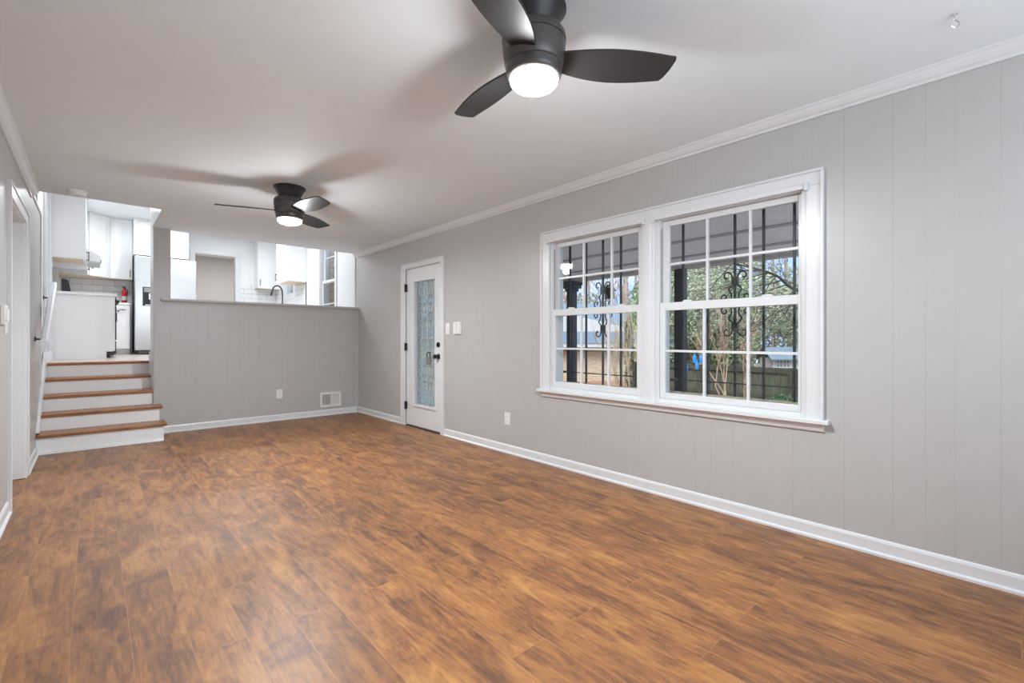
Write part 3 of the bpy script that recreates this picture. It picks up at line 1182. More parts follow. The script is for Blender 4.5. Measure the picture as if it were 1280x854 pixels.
# casing of a closed pantry door on the left wall, before the cabinets
bm = B()
box(bm, XL - 0.018, XL + 0.004, 7.62, 7.72, 0.976, 3.12)
box(bm, XL - 0.018, XL + 0.012, 7.715, 7.73, 0.976, 3.13)
box(bm, XL - 0.018, XL + 0.004, 8.42, 8.54, 0.976, 3.12)
box(bm, XL - 0.018, XL + 0.016, 8.53, 8.56, 0.976, 3.26)
struct(link('trim_9', bm, M_TRIM, bevel=0.002))
# right wall with two windows
KW1 = (7.80, 8.50, 1.30, 3.05)
KW2 = (9.97, 10.66, 2.02, 2.95)
bm = B()
for r in rect_minus((YC, YK + 0.1, ZK - 0.12, ZKC), [KW1, KW2]):
    box(bm, XR + 0.001, XR + 0.16, r[0], r[1], r[2], r[3])
struct(link('wall_kitchen_right', bm, M_KWALL))
bm = B()
box(bm, XR - 0.014, XR + 0.001, YC + 0.0, YC + 0.08, 1.613, ZKC)
struct(link('trim_10', bm, M_TRIM, bevel=0.002))
# back wall with the doorway
KD = (1.523, 2.258, ZK, 2.88)
bm = B()
for r in rect_minus((XL - 0.16, XR + 0.16, ZK - 0.12, ZKC), [KD]):
    box(bm, r[0], r[1], YK, YK + 0.12, r[2], r[3])
struct(link('wall_kitchen_back', bm, M_KWALL))
bm = B()
for a, b, c, d in ((KD[0] - 0.075, KD[0] + 0.004, ZK, 2.955), (KD[1] - 0.004, KD[1] + 0.075, ZK, 2.955), (KD[0] + 0.004, KD[1] - 0.004, 2.876, 2.955)):
    box(bm, a, b, YK - 0.018, YK, c, d)
for a, b, c, d in ((KD[0] - 0.004, KD[0] + 0.014, ZK, 2.88), (KD[1] - 0.014, KD[1] + 0.004, ZK, 2.88), (KD[0], KD[1], 2.866, 2.884)):
    box(bm, a, b, YK, YK + 0.13, c, d)
struct(link('trim_11', bm, M_TRIM, bevel=0.003))
# hall beyond the doorway
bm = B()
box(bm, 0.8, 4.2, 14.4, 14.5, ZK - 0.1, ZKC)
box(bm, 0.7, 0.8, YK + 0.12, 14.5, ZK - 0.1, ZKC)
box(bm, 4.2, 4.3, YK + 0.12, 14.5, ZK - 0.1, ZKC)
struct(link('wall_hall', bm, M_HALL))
bm = B()
box(bm, 0.7, 4.3, YK + 0.12, 14.5, ZKC, ZKC + 0.1)
struct(link('ceiling_hall', bm, M_CEIL))
bm = B()
box(bm, 0.7, 4.3, YK + 0.1, 14.5, ZK - 0.12, ZK)
struct(link('floor_hall', bm, M_LANDING))


t = thing('unseen_downlight', 'unseen downlight added to brighten the hall behind the kitchen doorway', 'ceiling light', (2.6, 12.6, ZKC))  # hidden lamp added to lift the dark hall
bm = B()
lathe(bm, [(0.060, -0.0005), (0.085, -0.0005), (0.083, -0.008), (0.062, -0.006)], (2.6, 12.6, ZKC), 32)
link('trim_ring', bm, M_PLATE, t, smooth=True)
bm = B()
lathe(bm, [(0.060, -0.001), (0.058, -0.004), (0.0, -0.005)], (2.6, 12.6, ZKC), 32)
link('lens', bm, M_CAN, t, smooth=True)
hl = bpy.data.lights.new('downlight_lamp', 'AREA')
hl.shape = 'DISK'
hl.size = 0.12
hl.energy = 55
hl_o = bpy.data.objects.new('downlight_lamp', hl)
COL.objects.link(hl_o)
hl_o.location = (2.6, 12.6, ZKC - 0.012)


bm = B()
for r in rect_minus((YC, YK + 0.3, -0.3, ZKC), [(KW1[0] + 0.02, KW1[1] - 0.02, KW1[2], KW1[3]), (KW2[0] + 0.02, KW2[1] - 0.02, KW2[2], KW2[3])]):
    box(bm, XR + 0.161, XR + 0.25, r[0], r[1], r[2], r[3])
struct(link('wall_exterior_kitchen', bm, M_OWNBRICK))


def kitchen_window(idx, k):
    y0, y1, z0, z1 = k
    root = struct_root('window_%d' % idx, (XR + 0.05, (y0 + y1) / 2, z0))
    bm = B()
    c = 0.075
    for a, b, p, q in ((y0 - c, y0 + 0.004, z0 - c, z1 + c), (y1 - 0.004, y1 + c, z0 - c, z1 + c), (y0, y1, z1 - 0.004, z1 + c), (y0, y1, z0 - c, z0 + 0.004)):
        box(bm, XR - 0.018, XR + 0.001, a, b, p, q)
    link('casing', bm, M_TRIM, root, bevel=0.003)
    bm = B()
    for a, b, p, q in ((y0, y0 + 0.02, z0, z1), (y1 - 0.02, y1, z0, z1), (y0 + 0.02, y1 - 0.02, z1 - 0.02, z1), (y0 + 0.02, y1 - 0.02, z0, z0 + 0.02)):
        box(bm, XR + 0.002, XR + 0.15, a, b, p, q)
    link('jamb', bm, M_TRIM, root)
    zm = (z0 + z1) / 2 - 0.035
    for nm, x, p, q in (('lower_sash', XR + 0.030, z0 + 0.021, zm + 0.025), ('upper_sash', XR + 0.066, zm - 0.025, z1 - 0.021)):
        bm = B()
        a, b = y0 + 0.021, y1 - 0.021
        for r in rect_minus((a, b, p, q), [(a + 0.045, b - 0.045, p + 0.045, q - 0.045)]):
            box(bm, x, x + 0.03, r[0], r[1], r[2], r[3])
        zmid = (p + q) / 2
        box(bm, x + 0.007, x + 0.023, a + 0.045, b - 0.045, zmid - 0.008, zmid + 0.008)
        s = link(nm, bm, M_TRIM, root)
        bm = B()
        box(bm, x + 0.013, x + 0.017, a + 0.04, b - 0.04, p + 0.04, q - 0.04)
        link('glass_pane', bm, M_GLASS, s)
    return root


kitchen_window(4, KW1)
kitchen_window(5, KW2)

# ------------------------------------------------------------------ kitchen units


class Frame:
    """local frame of a cabinet front: O origin, u along the width, n out of the front, z up"""

    def __init__(s, O, u, n):
        s.O, s.u, s.n = Vector(O), Vector(u).normalized(), Vector(n).normalized()

    def box(s, bm, u0, u1, n0, n1, z0, z1):
        Z = Vector((0, 0, 1))
        v = [bm.verts.new(s.O + s.u * a + s.n * b + Z * c) for a, b, c in
             ((u0, n0, z0), (u1, n0, z0), (u1, n1, z0), (u0, n1, z0), (u0, n0, z1), (u1, n0, z1), (u1, n1, z1), (u0, n1, z1))]
        for f in ((0, 3, 2, 1), (4, 5, 6, 7), (0, 1, 5, 4), (1, 2, 6, 5), (2, 3, 7, 6), (3, 0, 4, 7)):
            bm.faces.new([v[i] for i in f])


def shaker(fr, root, u0, u1, z0, z1, handle=None, name='door', horizontal=False):
    g = 0.0015
    u0, u1, z0, z1 = u0 + g, u1 - g, z0 + g, z1 - g
    r = 0.058 if (z1 - z0) > 0.25 else 0.04
    bm = B()
    fr.box(bm, u0, u0 + r, 0.0008, 0.020, z0, z1)
    fr.box(bm, u1 - r, u1, 0.0008, 0.020, z0, z1)
    fr.box(bm, u0 + r, u1 - r, 0.0008, 0.020, z0, z0 + r)
    fr.box(bm, u0 + r, u1 - r, 0.0008, 0.020, z1 - r, z1)
    fr.box(bm, u0 + r, u1 - r, 0.0008, 0.011, z0 + r, z1 - r)
    d = link(name, bm, M_CAB, root, bevel=0.0012, segs=1)
    if handle:
        hu, hz = handle
        bm = B()
        if horizontal:
            fr.box(bm, hu - 0.065, hu + 0.065, 0.044, 0.054, hz - 0.005, hz + 0.005)
            for k in (-0.055, 0.055):
                fr.box(bm, hu + k - 0.005, hu + k + 0.005, 0.0203, 0.046, hz - 0.005, hz + 0.005)
        else:
            fr.box(bm, hu - 0.005, hu + 0.005, 0.044, 0.054, hz - 0.065, hz + 0.065)
            for k in (-0.055, 0.055):
                fr.box(bm, hu - 0.005, hu + 0.005, 0.0203, 0.046, hz + k - 0.005, hz + k + 0.005)
        link('handle', bm, M_BLACK, d)
    return d


ZU, ZT = 2.205, 3.2885          # wall cabinets: underside and top
XW = XL - 0.018                # face of the kitchen's left wall


def upper(label, x0, x1, y0, y1, front, doors, zu=ZU, zt=ZT, nm='wall_cabinet'):
    root = thing(nm, label, 'cabinet', ((x0 + x1) / 2, (y0 + y1) / 2, zu))
    bm = B()
    box(bm, x0, x1, y0, y1, zu + 0.012, zt)
    link('cabinet_box', bm, M_CAB, root, bevel=0.001, segs=1)
    bm = B()
    box(bm, x0 + 0.004, x1 - 0.004, y0 + 0.012, y1 - 0.004, zu + 0.002, zu + 0.0115)
    link('underside', bm, M_CABUND, root)
    if front == '+x':
        fr = Frame((x1, y0, 0), (0, 1, 0), (1, 0, 0))
    elif front == '-x':
        fr = Frame((x0, y0, 0), (0, 1, 0), (-1, 0, 0))
    else:
        fr = Frame((x0, y0, 0), (1, 0, 0), (0, -1, 0))
    for u0, u1, h in doors:
        shaker(fr, root, u0, u1, zu, zt, h)
    return root


# left wall, from the stairs towards the back
upper('white upper cabinet nearest the stairs, its plain end panel facing the room', XW + 0.0005, -0.092, 8.600, 9.055, '+x', [(0, 0.455, (0.420, ZU + 0.110))])
upper('white upper cabinet on the left wall beyond the range hood', XW + 0.0005, -0.092, 9.825, 10.60, '+x', [(0, 0.387, (0.35, ZU + 0.11)), (0.387, 0.775, (0.42, ZU + 0.11))])
upper('short white cabinet above the range hood', XW + 0.0005, -0.092, 9.060, 9.820, '+x', [(0, 0.38, None), (0.38, 0.76, None)], zu=2.56)
hd = thing('range_hood', 'pale sloping under-cabinet range hood over the stove', 'range hood', (-0.2, 9.44, 2.3))
bm = B()
prism(bm, [(XW + 0.001, 9.062, 2.555), (-0.068, 9.062, 2.555), (-0.066, 9.062, 2.440), (0.085, 9.062, 2.340), (0.085, 9.062, 2.250), (-0.060, 9.062, 2.250), (-0.060, 9.062, 2.130), (XW + 0.001, 9.062, 2.130)], (0, 0.756, 0))
link('hood_body', bm, principled('pale_hood_enamel', (0.74, 0.75, 0.76), 0.3, 0.0, noise=0.02, scale=10), hd, bevel=0.003)
bm = B()
box(bm, -0.37, -0.08, 9.12, 9.76, 2.122, 2.1295)
link('filter_panel', bm, M_STEEL, hd)
bm = B()
bm.free()
for y in (9.30, 9.44, 9.58):
    bm = B()
    lathe(bm, [(0.012, 0.0), (0.012, 0.010), (0, 0.011)], (0.0852, y, 2.305), 14, 'x')
    link('hood_button', bm, M_BLACK, hd)
# diagonal corner cabinet
dc = thing('corner_wall_cabinet', 'white diagonal corner upper cabinet between left and back walls', 'cabinet', (0.0, 10.95, ZU))
P0, P1 = Vector((-0.064, 10.612, 0)), Vector((0.226, 10.904, 0))
dv = (P1 - P0)
nv = Vector((dv.y, -dv.x, 0)).normalized()
bm = B()
prism(bm, [(XW + 0.001, 10.612, ZU + 0.012), (P0.x, P0.y, ZU + 0.012), (P1.x, P1.y, ZU + 0.012), (0.226, YK - 0.001, ZU + 0.012), (XW + 0.001, YK - 0.001, ZU + 0.012)], (0, 0, ZT - ZU - 0.012))
link('cabinet_box', bm, M_CAB, dc)
bm = B()
prism(bm, [(XW + 0.005, 10.625, ZU + 0.002), (P0.x - 0.004, P0.y + 0.01, ZU + 0.002), (P1.x - 0.01, P1.y + 0.004, ZU + 0.002), (0.22, YK - 0.006, ZU + 0.002), (XW + 0.005, YK - 0.006, ZU + 0.002)], (0, 0, 0.0095))
link('underside', bm, M_CABUND, dc)
fr = Frame(P0, dv, nv)
shaker(fr, dc, 0.014, dv.length - 0.014, ZU, ZT, (0.045, ZU + 0.185))
upper('white upper cabinet on the back wall left of the refrigerator', 0.230, 0.536, 10.92, YK - 0.001, '-y', [(0, 0.306, (0.272, ZU + 0.110))])
upper('short white cabinet above the refrigerator', 0.540, 1.350, 10.64, YK - 0.001, '-y', [(0, 0.405, None), (0.405, 0.81, None)], zu=2.630)
upper('white upper cabinet in the far right corner beside the sink window', 2.60, XR - 0.001, 10.92, YK - 0.001, '-y', [(0.0, 0.438, (0.035, ZU + 0.12))])
upper('white upper cabinet on the right wall with plain end panel, nearer the half wall', 2.700, XR - 0.001, 9.24, 9.86, '-x', [(0.0, 0.62, (0.585, ZU + 0.13))])


def base_unit(label, x0, x1, y0, y1, front, doors, nm='base_cabinet', drawers=True):
    root = thing(nm, label, 'cabinet', ((x0 + x1) / 2, (y0 + y1) / 2, ZK))
    zt = ZK + 0.875
    bm = B()
    if front == '+x':
        box(bm, x0, x1, y0, y1, ZK + 0.10, zt)
        box(bm, x0, x1 - 0.07, y0, y1, ZK + 0.0005, ZK + 0.10)
        fr = Frame((x1, y0, 0), (0, 1, 0), (1, 0, 0))
    elif front == '-x':
        box(bm, x0, x1, y0, y1, ZK + 0.10, zt)
        box(bm, x0 + 0.07, x1, y0, y1, ZK + 0.0005, ZK + 0.10)
        fr = Frame((x0, y0, 0), (0, 1, 0), (-1, 0, 0))
    else:
        box(bm, x0, x1, y0, y1, ZK + 0.10, zt)
        box(bm, x0, x1, y0 + 0.07, y1, ZK + 0.0005, ZK + 0.10)
        fr = Frame((x0, y0, 0), (1, 0, 0), (0, -1, 0))
    link('cabinet_box', bm, M_CAB, root, bevel=0.001, segs=1)
    for u0, u1, hs in doors:
        m = (u0 + u1) / 2
        if drawers:
            shaker(fr, root, u0, u1, zt - 0.165, zt - 0.005, (m, zt - 0.085), 'drawer', True)
            shaker(fr, root, u0, u1, ZK + 0.105, zt - 0.170, (hs, zt - 0.28))
        else:
            shaker(fr, root, u0, u1, ZK + 0.105, zt - 0.005, (hs, zt - 0.09), 'door', True)
    return root


base_unit('white base cabinet at the head of the stairs, its end panel facing the room', XW + 0.0005, 0.212, 8.604, 9.055, '+x', [(0, 0.451, 0.40)])
base_unit('white base cabinet on the left wall beyond the black range', XW + 0.0005, 0.212, 9.830, 10.60, '+x', [(0, 0.385, 0.33), (0.385, 0.77, 0.44)])
base_unit('narrow white base cabinet left of the refrigerator, under the extinguisher', 0.290, 0.490, 10.645, YK - 0.001, '-y', [(0, 0.200, 0.07)], drawers=False)
base_unit('white sink base cabinet under the right wall window', 2.44, XR - 0.001, 9.26, YK - 0.001, '-x', [(0, 0.66, 0.61), (0.66, 1.32, 0.71), (1.32, 1.98, 1.37)])


def counter(label, rects):
    bm = B()
    for x0, x1, y0, y1 in rects:
        box(bm, x0, x1, y0, y1, ZK + 0.876, ZK + 0.914)
    o = link('countertop', bm, M_QUARTZ, bevel=0.002)
    tag(o, label, 'countertop')


counter('white countertop piece nearest the stairs on the left wall', [(XW + 0.0005, 0.250, 8.585, 9.056)])
counter('white L-shaped countertop in the far left corner of the kitchen', [(XW + 0.0005, 0.250, 9.829, 10.618), (XW + 0.0005, 0.500, 10.618, YK - 0.009)])
counter('white countertop along the right kitchen wall holding the faucet', [(2.41, XR - 0.009, 9.245, YK - 0.009)])

# range
rg = thing('kitchen_range', 'black freestanding range between the left wall base cabinets', 'range', (-0.08, 9.44, ZK))
bm = B()
box(bm, XW + 0.002, 0.225, 9.062, 9.822, ZK + 0.03, ZK + 0.905)
for a, b in ((-0.36, 9.1), (0.15, 9.1), (-0.36, 9.74), (0.15, 9.74)):
    box(bm, a, a + 0.04, b, b + 0.04, ZK + 0.0005, ZK + 0.031)
link('range_body', bm, M_DARK, rg, bevel=0.003)
bm = B()
box(bm, XW + 0.004, 0.24, 9.060, 9.824, ZK + 0.9055, ZK + 0.922)
link('cooktop', bm, M_BLACK, rg, bevel=0.003)
bm = B()
box(bm, 0.2255, 0.262, 9.064, 9.820, ZK + 0.26, ZK + 0.76)
od = link('oven_door', bm, M_DARK, rg, bevel=0.004)
bm = B()
tube(bm, [(0.305, 9.10, ZK + 0.72), (0.305, 9.78, ZK + 0.72)], 0.011, 10)
for y in (9.13, 9.75):
    tube(bm, [(0.260, y, ZK + 0.72), (0.305, y, ZK + 0.72)], 0.009, 8)
link('oven_handle', bm, M_STEEL, od, smooth=True)
bm = B()
box(bm, 0.2255, 0.258, 9.064, 9.820, ZK + 0.06, ZK + 0.245)
link('drawer', bm, M_DARK, rg, bevel=0.004)
bm = B()
box(bm, 0.2255, 0.262, 9.064, 9.820, ZK + 0.77, ZK + 0.903)
link('control_panel', bm, M_BLACK, rg, bevel=0.004)
for y in (9.12, 9.24, 9.44, 9.62, 9.74):
    bm = B()
    lathe(bm, [(0.024, 0.0005), (0.024, 0.012), (0.020, 0.034), (0, 0.036)], (0.262, y, ZK + 0.84), 18, 'x')
    link('knob', bm, M_BLACK, rg, smooth=True)

# refrigerator
fg = thing('refrigerator', 'stainless side-by-side refrigerator with a black ice dispenser', 'refrigerator', (0.99, 10.85, ZK))
bm = B()
box(bm, 0.548, 1.448, 10.565, YK - 0.02, ZK + 0.02, ZK + 1.755)
link('refrigerator_body', bm, M_DARK, fg, bevel=0.004)
DX = 0.955
bm = B()
box(bm, 0.545, DX - 0.003, 10.495, 10.560, ZK + 0.075, ZK + 1.75)
dl = link('freezer_door', bm, M_STEEL, fg, bevel=0.012, segs=3)
bm = B()
box(bm, DX + 0.003, 1.455, 10.495, 10.560, ZK + 0.075, ZK + 1.75)
dr = link('refrigerator_door', bm, M_STEEL, fg, bevel=0.012, segs=3)
for x, p in ((DX - 0.045, dl), (DX + 0.045, dr)):
    bm = B()
    tube(bm, curve([(x, 10.496, ZK + 0.55), (x, 10.445, ZK + 0.58), (x, 10.438, ZK + 0.7), (x, 10.438, ZK + 1.45), (x, 10.445, ZK + 1.57), (x, 10.496, ZK + 1.60)], 5), 0.012, 10)
    link('handle', bm, M_STEEL, p, smooth=True)
bm = B()
box(bm, 0.655, 0.870, 10.488, 10.4948, ZK + 0.865, ZK + 1.205)
dsp = link('dispenser', bm, M_BLACK, dl, bevel=0.002)
bm = B()
box(bm, 0.675, 0.850, 10.4858, 10.4878, ZK + 1.11, ZK + 1.19)
link('dispenser_panel', bm, M_SLOT, dsp)
bm = B()
box(bm, 0.742, 0.782, 10.468, 10.4878, ZK + 0.98, ZK + 1.09)
link('dispenser_lever', bm, M_STEEL, dsp)
bm = B()
box(bm, 0.69, 0.835, 10.466, 10.4878, ZK + 0.875, ZK + 0.888)
link('drip_tray', bm, M_STEEL, dsp)
bm = B()
box(bm, 0.552, 1.445, 10.525, 10.563, ZK + 0.012, ZK + 0.070)
gr = link('base_grille', bm, M_BLACK, fg, bevel=0.002)
bm = B()
for k in range(4):
    box(bm, 0.60, 1.40, 10.5235, 10.5248, ZK + 0.020 + k * 0.012, ZK + 0.025 + k * 0.012)
link('grille_slats', bm, M_SLOT, gr)

# backsplash tile
bm = B()
box(bm, XW + 0.009, 0.545, YK - 0.008, YK - 0.0005, ZK + 0.915, ZU + 0.011)
struct(link('wall_tile_back_left', bm, M_TILEX))
bm = B()
box(bm, KD[1] + 0.078, XR - 0.009, YK - 0.008, YK - 0.0005, ZK + 0.80, ZU + 0.09)
struct(link('wall_tile_back_right', bm, M_TILEX))
bm = B()
box(bm, XW + 0.0003, XW + 0.008, 8.605, YK - 0.009, ZK + 0.915, ZU + 0.4)
struct(link('wall_tile_left', bm, M_TILEY))
bm = B()
for r in rect_minus((9.250, YK - 0.009, ZK + 0.915, ZU + 0.0), [(KW2[0] - 0.076, KW2[1] + 0.076, KW2[2] - 0.076, 3)]):
    box(bm, XR - 0.008, XR + 0.0003, r[0], r[1], r[2], r[3])
struct(link('wall_tile_right', bm, M_TILEY))
bm = B()
box(bm, XR - 0.011, XR + 0.0004, 9.240, 9.2495, ZK + 0.80, ZU + 0.010)
struct(link('trim_12', bm, M_BLACK))
bm = B()
box(bm, XW + 0.0004, XW + 0.011, 8.596, 8.6045, ZK + 0.915, ZU + 0.010)
struct(link('trim_13', bm, M_BLACK))

# small kitchen things
ex = thing('fire_extinguisher', 'small red fire extinguisher standing on the back counter beside the refrigerator', 'fire extinguisher', (0.424, 10.92, ZK + 0.914))
EX = (0.424, 10.92, ZK + 0.9145)
bm = B()
lathe(bm, [(0.034, 0), (0.038, 0.006), (0.038, 0.215), (0.033, 0.238), (0.020, 0.256), (0.017, 0.260)], EX, 32)
link('cylinder', bm, M_RED, ex, smooth=True)
bm = B()
lathe(bm, [(0.0383, 0.060), (0.0388, 0.062), (0.0388, 0.130), (0.0383, 0.132)], EX, 32)
link('label_band', bm, M_LABEL, ex, smooth=True)
bm = B()
lathe(bm, [(0.015, 0.2605), (0.015, 0.280), (0.010, 0.284)], EX, 20)
box(bm, EX[0] - 0.030, EX[0] + 0.012, EX[1] - 0.010, EX[1] + 0.010, EX[2] + 0.284, EX[2] + 0.294)
prism(bm, [(EX[0] - 0.012, EX[1] - 0.010, EX[2] + 0.294), (EX[0] - 0.038, EX[1] - 0.010, EX[2] + 0.312), (EX[0] - 0.038, EX[1] - 0.010, EX[2] + 0.320), (EX[0] + 0.012, EX[1] - 0.010, EX[2] + 0.304), (EX[0] + 0.012, EX[1] - 0.010, EX[2] + 0.294)], (0, 0.02, 0))
link('valve_handle', bm, M_BLACK, ex)
bm = B()
tube(bm, curve([(EX[0] + 0.014, EX[1], EX[2] + 0.270), (EX[0] + 0.036, EX[1], EX[2] + 0.262), (EX[0] + 0.046, EX[1], EX[2] + 0.225), (EX[0] + 0.046, EX[1], EX[2] + 0.150)], 6), 0.006, 8)
link('hose', bm, M_BLACK, ex, smooth=True)

kb = thing('knife_block', 'black slanted knife block on the counter nearest the stairs', 'knife block', (-0.29, 8.99, ZK + 0.914))
zc = ZK + 0.9145
bm = B()
prism(bm, [(-0.322, 8.94, zc), (-0.222, 8.94, zc), (-0.254, 8.94, zc + 0.185), (-0.322, 8.94, zc + 0.195)], (0, 0.095, 0))
link('block', bm, M_BLACK, kb, bevel=0.003)
for i, (x, y) in enumerate(((-0.306, 8.965), (-0.283, 8.965), (-0.306, 9.005), (-0.283, 9.005))):
    bm = B()
    box(bm, x - 0.007, x + 0.007, y - 0.010, y + 0.010, zc + 0.188, zc + 0.204)
    link('knife_handle', bm, M_DARK, kb, bevel=0.002)
tr = B()
pl = thing('serving_tray', 'grey round tray leaning on the tiled left wall behind the knife block', 'tray', (-0.38, 8.82, zc))
lathe(tr, [(0.0, 0.0), (0.078, 0.0), (0.086, 0.010), (0.082, 0.012), (0.076, 0.004), (0.0, 0.004)], (XW + 0.030, 8.86, zc + 0.087), 36, 'x')
link('tray_dish', tr, principled('grey_glazed_stoneware', (0.40, 0.40, 0.42), 0.25, noise=0.08, scale=20), pl, smooth=True)

fc = thing('kitchen_faucet', 'black gooseneck kitchen faucet in front of the sink window', 'faucet', (2.93, 10.33, ZK + 0.914))
fz = ZK + 0.9145
bm = B()
lathe(bm, [(0.028, 0), (0.028, 0.008), (0.019, 0.014), (0.017, 0.09), (0.0155, 0.10)], (2.93, 10.36, fz), 20)
link('faucet_base', bm, M_BLACK, fc, smooth=True)
bm = B()
tube(bm, curve([(2.93, 10.36, fz + 0.09), (2.93, 10.36, fz + 0.30), (2.912, 10.36, fz + 0.40), (2.862, 10.36, fz + 0.455), (2.80, 10.36, fz + 0.455), (2.755, 10.36, fz + 0.41), (2.730, 10.36, fz + 0.33)], 8), 0.0135, 10)
link('spout', bm, M_BLACK, fc, smooth=True)
bm = B()
tube(bm, [(2.731, 10.36, fz + 0.335), (2.712, 10.36, fz + 0.255)], [0.016, 0.021], 12)
link('spray_head', bm, M_BLACK, fc, smooth=True)
bm = B()
tube(bm, [(2.93, 10.345, fz + 0.06), (2.93, 10.29, fz + 0.085)], 0.006, 8)
link('lever', bm, M_BLACK, fc, smooth=True)

# unseen kitchen downlights: one inferred from a shadow edge, the rest added for brightness
for x, y, kp in ((0.45, 9.60, 20), (1.75, 8.40, 52), (1.1, 9.80, 19), (2.2, 9.85, 18), (0.1, 7.4, 8)):
    t = thing('unseen_downlight', 'unseen lit downlight in the kitchen ceiling', 'ceiling light', (x, y, ZKC), 'kitchen ceiling downlights')
    bm = B()
    lathe(bm, [(0.060, -0.0005), (0.085, -0.0005), (0.083, -0.008), (0.062, -0.006)], (x, y, ZKC), 32)
    link('trim_ring', bm, M_PLATE, t, smooth=True)
    bm = B()
    lathe(bm, [(0.060, -0.001), (0.058, -0.004), (0.0, -0.005)], (x, y, ZKC), 32)
    link('lens', bm, M_CAN, t, smooth=True)
    l = bpy.data.lights.new('downlight_lamp', 'AREA')
    l.shape = 'DISK'
    l.size = 0.12
    l.energy = KITCHEN_POWER * kp
    l.color = (0.93, 0.97, 1.0)
    lo = bpy.data.objects.new('downlight_lamp', l)
    COL.objects.link(lo)
    lo.location = (x, y, ZKC - 0.012)

# ------------------------------------------------------------------ outside: the porch
bm = B()
for r in rect_minus((YB, YC, -0.3, 2.6), [(0.84, 3.02, 0.72, 2.01), DOOR]):
    box(bm, 3.181, 3.27, r[0], r[1], r[2], r[3])
struct(link('wall_exterior', bm, M_OWNBRICK))
bm = B()
box(bm, 3.27, 3.37, 0.80, 2.90, 0.665, 0.722)
struct(link('trim_14', bm, M_LEDGE, bevel=0.004))
bm = B()
box(bm, 3.272, 6.25, -3, 9.5, -0.30, -0.03)
struct(link('floor_porch', bm, M_CONC))

PC0, PC1 = 2.45, 2.12


def pz(x):
    return PC0 - (x - 3.2) * 0.118


pr = struct_root('ceiling_porch', (4.6, 3, 2.3))
bm = B()
prism(bm, [(3.272, -3, pz(3.272)), (6.15, -3, pz(6.15)), (6.15, -3, pz(6.15) + 0.12), (3.272, -3, pz(3.272) + 0.12)], (0, 12.5, 0))
link('porch_ceiling_boards', bm, M_PORCHCEIL, pr)
for x in (3.85, 4.40, 4.97, 5.55):
    bm = B()
    prism(bm, [(x - 0.03, -3, pz(x - 0.03) - 0.012), (x + 0.03, -3, pz(x + 0.03) - 0.012), (x + 0.03, -3, pz(x + 0.03) - 0.001), (x - 0.03, -3, pz(x - 0.03) - 0.001)], (0, 12.5, 0))
    link('porch_batten', bm, M_PORCHBAT, pr)
bm = B()
box(bm, 5.93, 6.11, -3, 9.5, pz(6.0) - 0.03, pz(5.93) + 0.02)
link('porch_beam', bm, M_PORCHBEAM, pr)


def post(y, label, cap):
    root = thing('porch_post', label, 'post', (6.02, y, -0.03), 'navy porch posts')
    h = 0.064
    zt = pz(6.0) - 0.031
    bm = B()
    box(bm, 6.02 - h, 6.02 + h, y - h, y + h, -0.029, zt)
    link('post_shaft', bm, M_NAVY, root, bevel=0.006)
    bm = B()
    box(bm, 6.02 - h - 0.02, 6.02 + h + 0.02, y - h - 0.02, y + h + 0.02, -0.0292, 0.12)
    link('post_base', bm, M_NAVY, root, bevel=0.006)
    if cap:
        bm = B()
        for k, (z0, z1) in enumerate(((zt - 0.16, zt - 0.11), (zt - 0.11, zt - 0.05), (zt - 0.05, zt - 0.0005))):
            e = h + 0.02 + 0.035 * k
            box(bm, 6.02 - e, 6.02 + e, y - e, y + e, z0, z1)
        link('post_capital', bm, M_NAVY, root, bevel=0.008)


post(5.13, 'navy porch post with stepped capital seen through the left window', True)
post(3.17, 'navy square porch post seen at the left of the right window', False)
post(7.15, 'navy porch post farther along, seen through the entry door glass', True)


# window security grilles
def grille(yb, yc, label, zt, zbm):
    root = thing('window_grille', label, 'window grille', (3.34, sum(yb) / len(yb), 0.72), 'iron grilles outside the windows')
    for y in yb:
        bm = B()
        box(bm, 3.333, 3.349, y - 0.008, y + 0.008, 0.7225, 2.05)
        link('bar', bm, M_IRON, root, bevel=0.002)
    bm = B()
    ys = sorted([min(yb) - 0.06] + list(yb) + [max(yb) + 0.06])
    for z, hh in ((2.02, 0.012), (0.815, 0.0045)):
        for a, b in zip(ys, ys[1:]):
            box(bm, 3.337, 3.345, a + (0.0082 if a in yb else 0), b - (0.0082 if b in yb else 0), z - hh, z + hh)
    for z in (2.02, 0.815):
        for y in (ys[0], ys[-1]):
            box(bm, 3.2705, 3.346, y - 0.01, y + 0.01, z - 0.01, z + 0.01)
    link('cross_rail', bm, M_IRON, root)
    # scroll ornament: four s-scrolls around the centre bar
    zm = (zt + zbm) / 2
    H = (zt - zbm) / 2
    bm = B()
    for sy in (1, -1):
        for sz in (1, -1):
            top = [(0.052, 0.84), (0.062, 0.80), (0.074, 0.86), (0.070, 0.96), (0.050, 1.00), (0.028, 0.94), (0.014, 0.76), (0.022, 0.58), (0.045, 0.46), (0.030, 0.34), (0.024, 0.20),
                   (0.040, 0.06), (0.066, 0.06), (0.090, 0.13), (0.094, 0.24), (0.076, 0.30), (0.060, 0.24), (0.066, 0.17)]
            P = curve([(3.341, yc + sy * a, zm + sz * H * b) for a, b in top], 5)
            tube(bm, P, 0.0058, 6)
    for sz in (1, -1):
        box(bm, 3.327, 3.355, yc - 0.020, yc + 0.020, zm + sz * H * 0.72 - 0.03, zm + sz * H * 0.72 + 0.03)
    link('scroll_ornament', bm, M_IRON, root, smooth=True)


grille([2.868, 2.675, 2.488, 2.300, 2.112], 2.488, 'black iron grille with scroll outside the left window', 1.628, 1.148)
grille([1.738, 1.546, 1.354, 1.166, 0.982], 1.354, 'black iron grille with scroll outside the right window', 1.600, 1.150)

